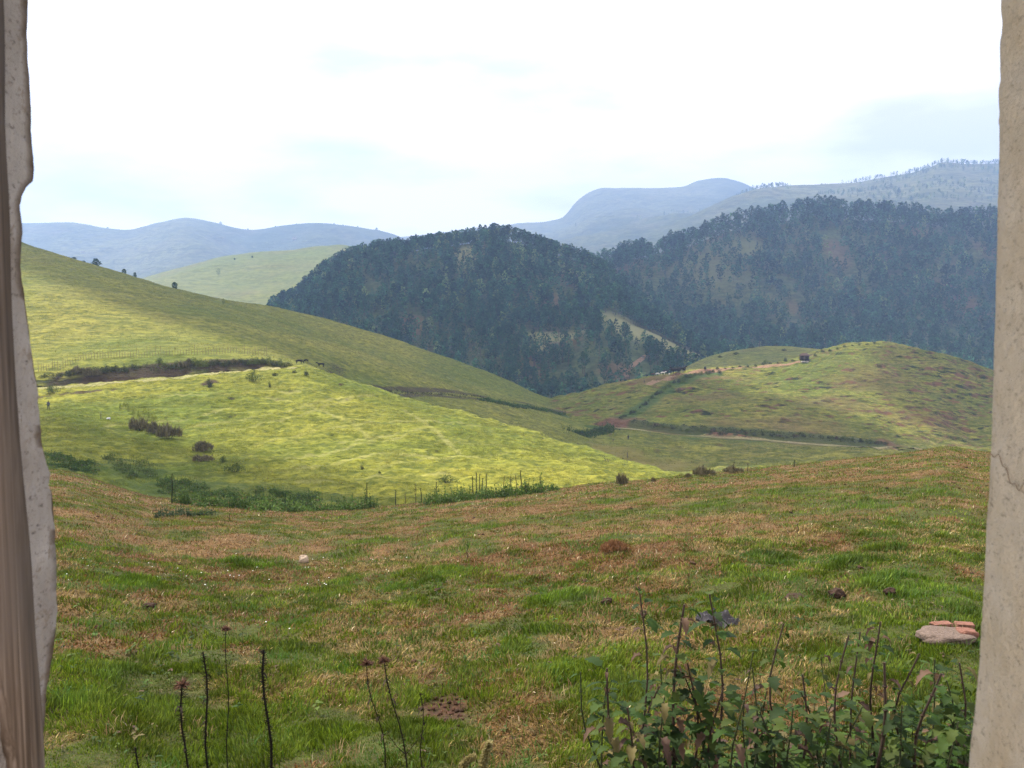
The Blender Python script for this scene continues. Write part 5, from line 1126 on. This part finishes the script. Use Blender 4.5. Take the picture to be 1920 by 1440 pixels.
ribbon('footpath', WOODA, [(1232, 645), (1228, 655), (1215, 668), (1195, 680), (1180, 692), (1172, 700), (1176, 708)], 2.8, M['dirt'], 'winding red footpath at the foot of the wooded hill', .4, 60)
ribbon('footpath', RIGHT, [(1215, 722), (1260, 706), (1300, 700), (1350, 694), (1440, 686), (1500, 678)], 3.2, M['dirt'], 'trodden reddish path where the cattle stand', .1, 60)

# ------------------------------------------------------------------ fence on the bank
M['post'] = solid('fence_wood', (.16, .12, .075), .9, .3, 3, .3)
fo = empty('fence', LEFT.hit(300, 668), 0, label='thin wooden stick fence along the bank above the track', cat='fence'); base = np.array(fo.location)
Lf = [(72, 697), (110, 694), (150, 676), (200, 671), (260, 671), (300, 668), (350, 666), (400, 665), (440, 662), (500, 668)]
tops = []
for k, (u, v) in enumerate(along(Lf, 84)):
    p = LEFT.hit(u, v); h = rng.uniform(.9, 1.7) if rng.random() < .8 else 2.0; mb = MB(); ln = rng.normal(0, .06, 2); top = np.array([ln[0], ln[1], h]); mb.tube([[0, 0, -.2], top * .5, top], [.04, .038, .028], 5, (.2, .15, .09)); mb.build('post', M['post'], fo, p - base); tops.append(p - base + top * .7)
mb = MB(); mb.tube(tops, .012, 4, (.2, .2, .2), False); mb.build('wire', M['post'], fo)

# ------------------------------------------------------------------ cattle, people, hut, post
M['hide'] = solid('black_hide', (.018, .014, .012), .7, .3, 3, .1); M['white_hide'] = solid('white_hide', (.62, .58, .52), .7, .15, 3, .1); M['brown_hide'] = solid('brown_hide', (.10, .05, .03), .7, .3, 3, .1)
M['cloth_dark'] = solid('dark_cloth', (.03, .035, .05), .9, .2, 10, .1); M['skin'] = solid('skin', (.09, .045, .03), .6, .1, 10, .1); M['cloth_shirt'] = solid('blue_cloth', (.07, .09, .14), .9, .2, 10, .1)
def skin(name, pts, edges, rad, mat, parent=None, root=0):
    me = bpy.data.meshes.new(name); me.from_pydata(pts, edges, []); me.materials.append(mat); o = put(name, me, parent); sm = o.modifiers.new('skin', 'SKIN'); sd = me.skin_vertices
    if not sd: 
        bpy.context.view_layer.objects.active = o; o.select_set(True); bpy.ops.mesh.customdata_skin_add(); o.select_set(False)
    for v, r in zip(me.skin_vertices[0].data, rad): v.radius = (r, r) if not isinstance(r, tuple) else r; v.use_root = False
    me.skin_vertices[0].data[root].use_root = True; o.modifiers.new('sub', 'SUBSURF').levels = 1; o.modifiers['sub'].render_levels = 1; return o
def bake(o):
    dg = bpy.context.evaluated_depsgraph_get(); me = bpy.data.meshes.new_from_object(o.evaluated_get(dg)); o.modifiers.clear(); o.data = me; me.polygons.foreach_set('use_smooth', np.ones(len(me.polygons), bool)); return me
def cow_mesh(graze, mat, nm='body'):
    P = [(0, 0, 1.02), (.45, 0, 1.0), (.78, 0, 1.05), (-.45, 0, 1.02), (-.78, 0, 1.08)]; E = [(0, 1), (1, 2), (0, 3), (3, 4)]; Rr = [(.34, .3), (.33, .3), (.24, .2), (.34, .3), (.25, .24)]
    def chain(start, L_):
        k = start
        for (p, r) in L_: P.append(p); Rr.append(r); E.append((k, len(P) - 1)); k = len(P) - 1
        return k
    for s in (-1, 1):
        chain(1, [((.6, s * .2, .72), .13), ((.6, s * .2, .42), .06), ((.58, s * .2, .12), .045), ((.62, s * .2, .03), .055)])
        chain(4, [((-.72, s * .2, .8), .16), ((-.62, s * .2, .6), .10), ((-.8, s * .2, .42), .055), ((-.76, s * .2, .12), .045), ((-.72, s * .2, .03), .055)])
    chain(4, [((-.98, 0, 1.12), .035), ((-1.04, 0, .8), .022), ((-1.04, 0, .5), .04)])
    if graze: h = chain(2, [((1.05, 0, .8), .15), ((1.25, 0, .48), .12), ((1.32, 0, .28), .09), ((1.36, 0, .12), .065)]); hp = (1.27, .5)
    else: h = chain(2, [((1.05, 0, 1.28), .16), ((1.25, 0, 1.42), .14), ((1.45, 0, 1.32), .10), ((1.6, 0, 1.22), .075)]); hp = (1.22, 1.5)
    for s in (-1, 1): chain(h - 2, [((hp[0], s * .2, hp[1]), .04), ((hp[0] - .02, s * .26, hp[1] + .02), .02)])
    o = skin(nm, P, E, Rr, mat); return bake(o), o
cows = []
for i, (gz, mt) in enumerate([(True, 'hide'), (False, 'hide'), (True, 'brown_hide'), (False, 'white_hide'), (True, 'white_hide')]):
    me, o = cow_mesh(gz, M[mt], 'cow'); cows.append(me); bpy.data.objects.remove(o)
def cow(sh, u, v, j, rz, label, s=1.0, group=None):
    o = put('cow', cows[j], None, sh.hit(u, v) + [0, 0, .02]); o.rotation_euler = (0, 0, rz); o.scale = (s, s, s); tag(o, label, 'cow', group); return o
G = 'black cows standing on the hill path'
cow(LEFT, 561, 683, 0, .6, 'black grazing cow, the left one of three beyond the spur', .72, 'cows beyond the spur'); cow(LEFT, 574, 680, 0, 2.6, 'small dark grazing cow, the middle one of three beyond the spur', .62, 'cows beyond the spur'); cow(LEFT, 602, 689, 1, 3.0, 'black cow nearest the spur rim, the right one of three', .85, 'cows beyond the spur')
for (u, v, j, rz, s, lb) in [(1224, 703, 2, .2, .8, 'low dark cow at the left end of the herd on the path'), (1233, 702, 4, 2.8, .8, 'pale cow grazing beside the leftmost dark one'), (1243, 702, 3, .1, 1.0, 'white cow in front of the herd, side on'), (1248, 700, 1, .3, 1.0, 'black cow just behind the white one'), (1255, 703, 4, 1.2, .7, 'small white calf right of the white cow'),
                             (1264, 700, 0, .5, 1.25, 'black cow in the densest part of the herd, grazing'), (1268, 699, 1, 2.9, 1.25, 'big black cow in the densest part of the herd, head up'), (1277, 698, 1, .4, 1.3, 'black cow right of the dense part of the herd, standing apart'), (1280, 697, 0, 2.5, 1.0, 'black cow grazing half behind the one standing apart'), (1322, 694, 0, 1.3, 1.0, 'lone dark cow farther up the path right of the herd')]:
    cow(RIGHT, u, v + 2, j, rz, lb, s * (1.4 if j < 2 else .95), 'herd on the hill path')
def person(sh, u, v, h, label, rz=0, shirt='cloth_shirt', trousers='cloth_dark', bag=False):
    o = empty('person', sh.hit(u, v), rz, label=label, cat='person'); k = h / 1.72
    P = [(0, 0, .95), (0, 0, 1.2), (0, 0, 1.42), (0, .01, 1.52), (0, 0, 1.63), (0, -.01, 1.71)]; E = [(0, 1), (1, 2), (2, 3), (3, 4), (4, 5)]; Rr = [(.15, .11), (.14, .10), (.14, .09), .05, (.085, .1), .07]
    for s in (-1, 1):
        b = len(P); P += [(s * .1, 0, .88), (s * .12, -.03 * s, .48), (s * .12, .06 * s, .08), (s * .12, .06 * s - .14, .04)]; Rr += [.09, .06, .045, .035]; E += [(0, b), (b, b + 1), (b + 1, b + 2), (b + 2, b + 3)]
        b = len(P); P += [(s * .19, 0, 1.4), (s * .25, .02, 1.12), (s * .23, -.1 * s, .88), (s * .23, -.12 * s, .78)]; Rr += [.055, .042, .032, .035]; E += [(2, b), (b, b + 1), (b + 1, b + 2), (b + 2, b + 3)]
    bd = skin('body', [tuple(k * c for c in p) for p in P], E, [tuple(k * q for q in r) if isinstance(r, tuple) else k * r for r in Rr], M['skin'], o); bake(bd)
    S = [(0, 0, .86), (0, 0, 1.2), (0, 0, 1.43)]; ES = [(0, 1), (1, 2)]; RS = [(.185, .14), (.17, .13), (.165, .115)]
    for s in (-1, 1): b = len(S); S += [(s * .19, 0, 1.4), (s * .25, .02, 1.12), (s * .235, -.07 * s, .95)]; RS += [.075, .06, .05]; ES += [(2, b), (b, b + 1), (b + 1, b + 2)]
    sh_ = skin('shirt', [tuple(k * c for c in p) for p in S], ES, [tuple(k * q for q in r) if isinstance(r, tuple) else k * r for r in RS], M[shirt], o); bake(sh_)
    T = [(0, 0, .98), (0, 0, .9)]; ET = [(0, 1)]; RT = [(.16, .13), (.17, .13)]
    for s in (-1, 1): b = len(T); T += [(s * .1, 0, .82), (s * .12, -.03 * s, .48), (s * .12, .06 * s, .12)]; RT += [.11, .08, .065]; ET += [(1, b), (b, b + 1), (b + 1, b + 2)]
    bake(skin('trousers', [tuple(k * c for c in p) for p in T], ET, [tuple(k * q for q in r) if isinstance(r, tuple) else k * r for r in RT], M[trousers], o)); lump('hair', (0, .02 * k, 1.68 * k), (.095 * k, .11 * k, .075 * k), M['hide'], None, None, 3, 1, .1, o)
    return o
person(SPUR, 91, 768, 1.3, 'person in dark clothes standing on the slope beside the left wall', .4)
person(RIGHT, 1178, 825, 1.35, 'tiny person in dark clothes on the meadow below the dirt road', .2, 'cloth_dark'); person(RIGHT, 1208, 719, 1.3, 'tiny person in dark clothes walking behind the herd on the hill', 1.2, 'cloth_dark')
for (sh, u, v, h, lb) in [(RIGHT, 1176, 860, 1.3, 'lone dark wooden post in the pale meadow'), (SPUR, 189, 786, .9, 'short thin stake on the slope above the brown bushes'), (SPUR, 1290, 905, .5, '')]:
    if not lb: continue
    p = sh.hit(u, v); mb = MB(); mb.tube([[0, 0, -.2], [.02, 0, h * .5], [.05, 0, h]], [.08 if h > 1 else .05] * 3, 6, (.08, .06, .045)); o = mb.build('post', M['bark'], None, p); tag(o, lb, 'post')
p = SPUR.hit(203, 787); mb = MB(); mb.box((0, 0, .15), (.55, .4, .22), .4, (.8, .8, .82), .07, rng); o = mb.build('white_bag', M['leaf'], None, p); o.modifiers.new('b', 'BEVEL').width = .05; tag(o, 'small white bag lying on the slope above the brown bushes', 'bag')
# hut
M['thatch'] = solid('rusty_roof', (.065, .038, .028), .9, .4, 3, .5); M['hutwall'] = solid('dark_plank_wall', (.035, .022, .018), .9, .4, 4, .5); M['pale_wall'] = solid('pale_stone_wall', (.42, .38, .32), .9, .3, 4, .5)
p = RIGHT.hit(1508, 676); s = p[1] / FPX; W2, Hh, Dd = 7.2 * s, 9.5 * s, 2.2; o = empty('hut', p, .08, label='small dark brown hut on the shoulder of the terraced hill', cat='hut')
mb = MB(); mb.box((0, 0, Hh / 2), (2 * W2, Dd, Hh)); wl = mb.build('wall', M['hutwall'], o)
mb = MB(); e = .35; mb.add([(-W2 - e, -Dd / 2 - e, Hh - .1), (W2 + e, -Dd / 2 - e, Hh - .1), (W2 + e, Dd / 2 + e, Hh - .1), (-W2 - e, Dd / 2 + e, Hh - .1), (-W2 * .6, 0, Hh + .95), (W2 * .6, 0, Hh + .95)], [[0, 1, 2, 3]]); mb.add([(-W2 - e, -Dd / 2 - e, Hh - .1), (W2 + e, -Dd / 2 - e, Hh - .1), (W2 * .6, 0, Hh + .95), (-W2 * .6, 0, Hh + .95), (W2 + e, Dd / 2 + e, Hh - .1), (-W2 - e, Dd / 2 + e, Hh - .1)], [[0, 1, 2, 3], [4, 5, 3, 2]]); mb.add([(-W2 - e, -Dd / 2 - e, Hh - .1), (-W2 * .6, 0, Hh + .95), (-W2 - e, Dd / 2 + e, Hh - .1), (W2 + e, -Dd / 2 - e, Hh - .1), (W2 + e, Dd / 2 + e, Hh - .1), (W2 * .6, 0, Hh + .95)], [[0, 1, 2], [3, 4, 5]]); mb.build('roof', M['thatch'], o)
mb = MB(); mb.box((-W2 * .3, -Dd / 2 - .02, Hh * .42), (.75, .06, Hh * .8)); mb.build('door', M['bark'], o)
p = RIGHT.hit(1508, 680); mb = MB(); rs = np.random.default_rng(5)
for q in range(24): mb.box((rs.uniform(-1.4, 1.4), rs.uniform(-.3, .3), rs.uniform(.05, .4)), rs.uniform(.25, .5, 3), rs.uniform(0, 3), (1, 1, 1), .06, rs)
tag(mb.build('stone_pile', M['pale_wall'], None, p + [0, -.6, 0]), 'low pale stone heap in front of the dark hut', 'stone heap')
# small houses and scars far away
for (sh, u, v, w_, lb) in [(FARL, 552, 450, 8, 'tiny pale house on the flank of the blue left range'), (FARL, 155, 475, 6, 'tiny pale house low on the far left of the blue range'), (WOODB, 1458, 580, 5, 'tiny pale house in a clearing of the long wooded ridge'), (WOODA, 1205, 672, 6, 'tiny pale house beside the red footpath at the foot of the wooded hill')]:
    p = sh.hit(u, v); q = w_ / FPX * p[1]; o = empty('house', p, .3, label=lb, cat='house'); mb = MB(); mb.box((0, 0, q * .2), (q, q * .6, q * .42)); mb.build('wall', M['pale_wall'], o)
    mb = MB(); mb.add([(-q * .55, -q * .36, q * .4), (q * .55, -q * .36, q * .4), (q * .55, 0, q * .62), (-q * .55, 0, q * .62), (q * .55, q * .36, q * .4), (-q * .55, q * .36, q * .4)], [[0, 1, 2, 3], [3, 2, 4, 5]]); mb.build('roof', M['thatch'], o)
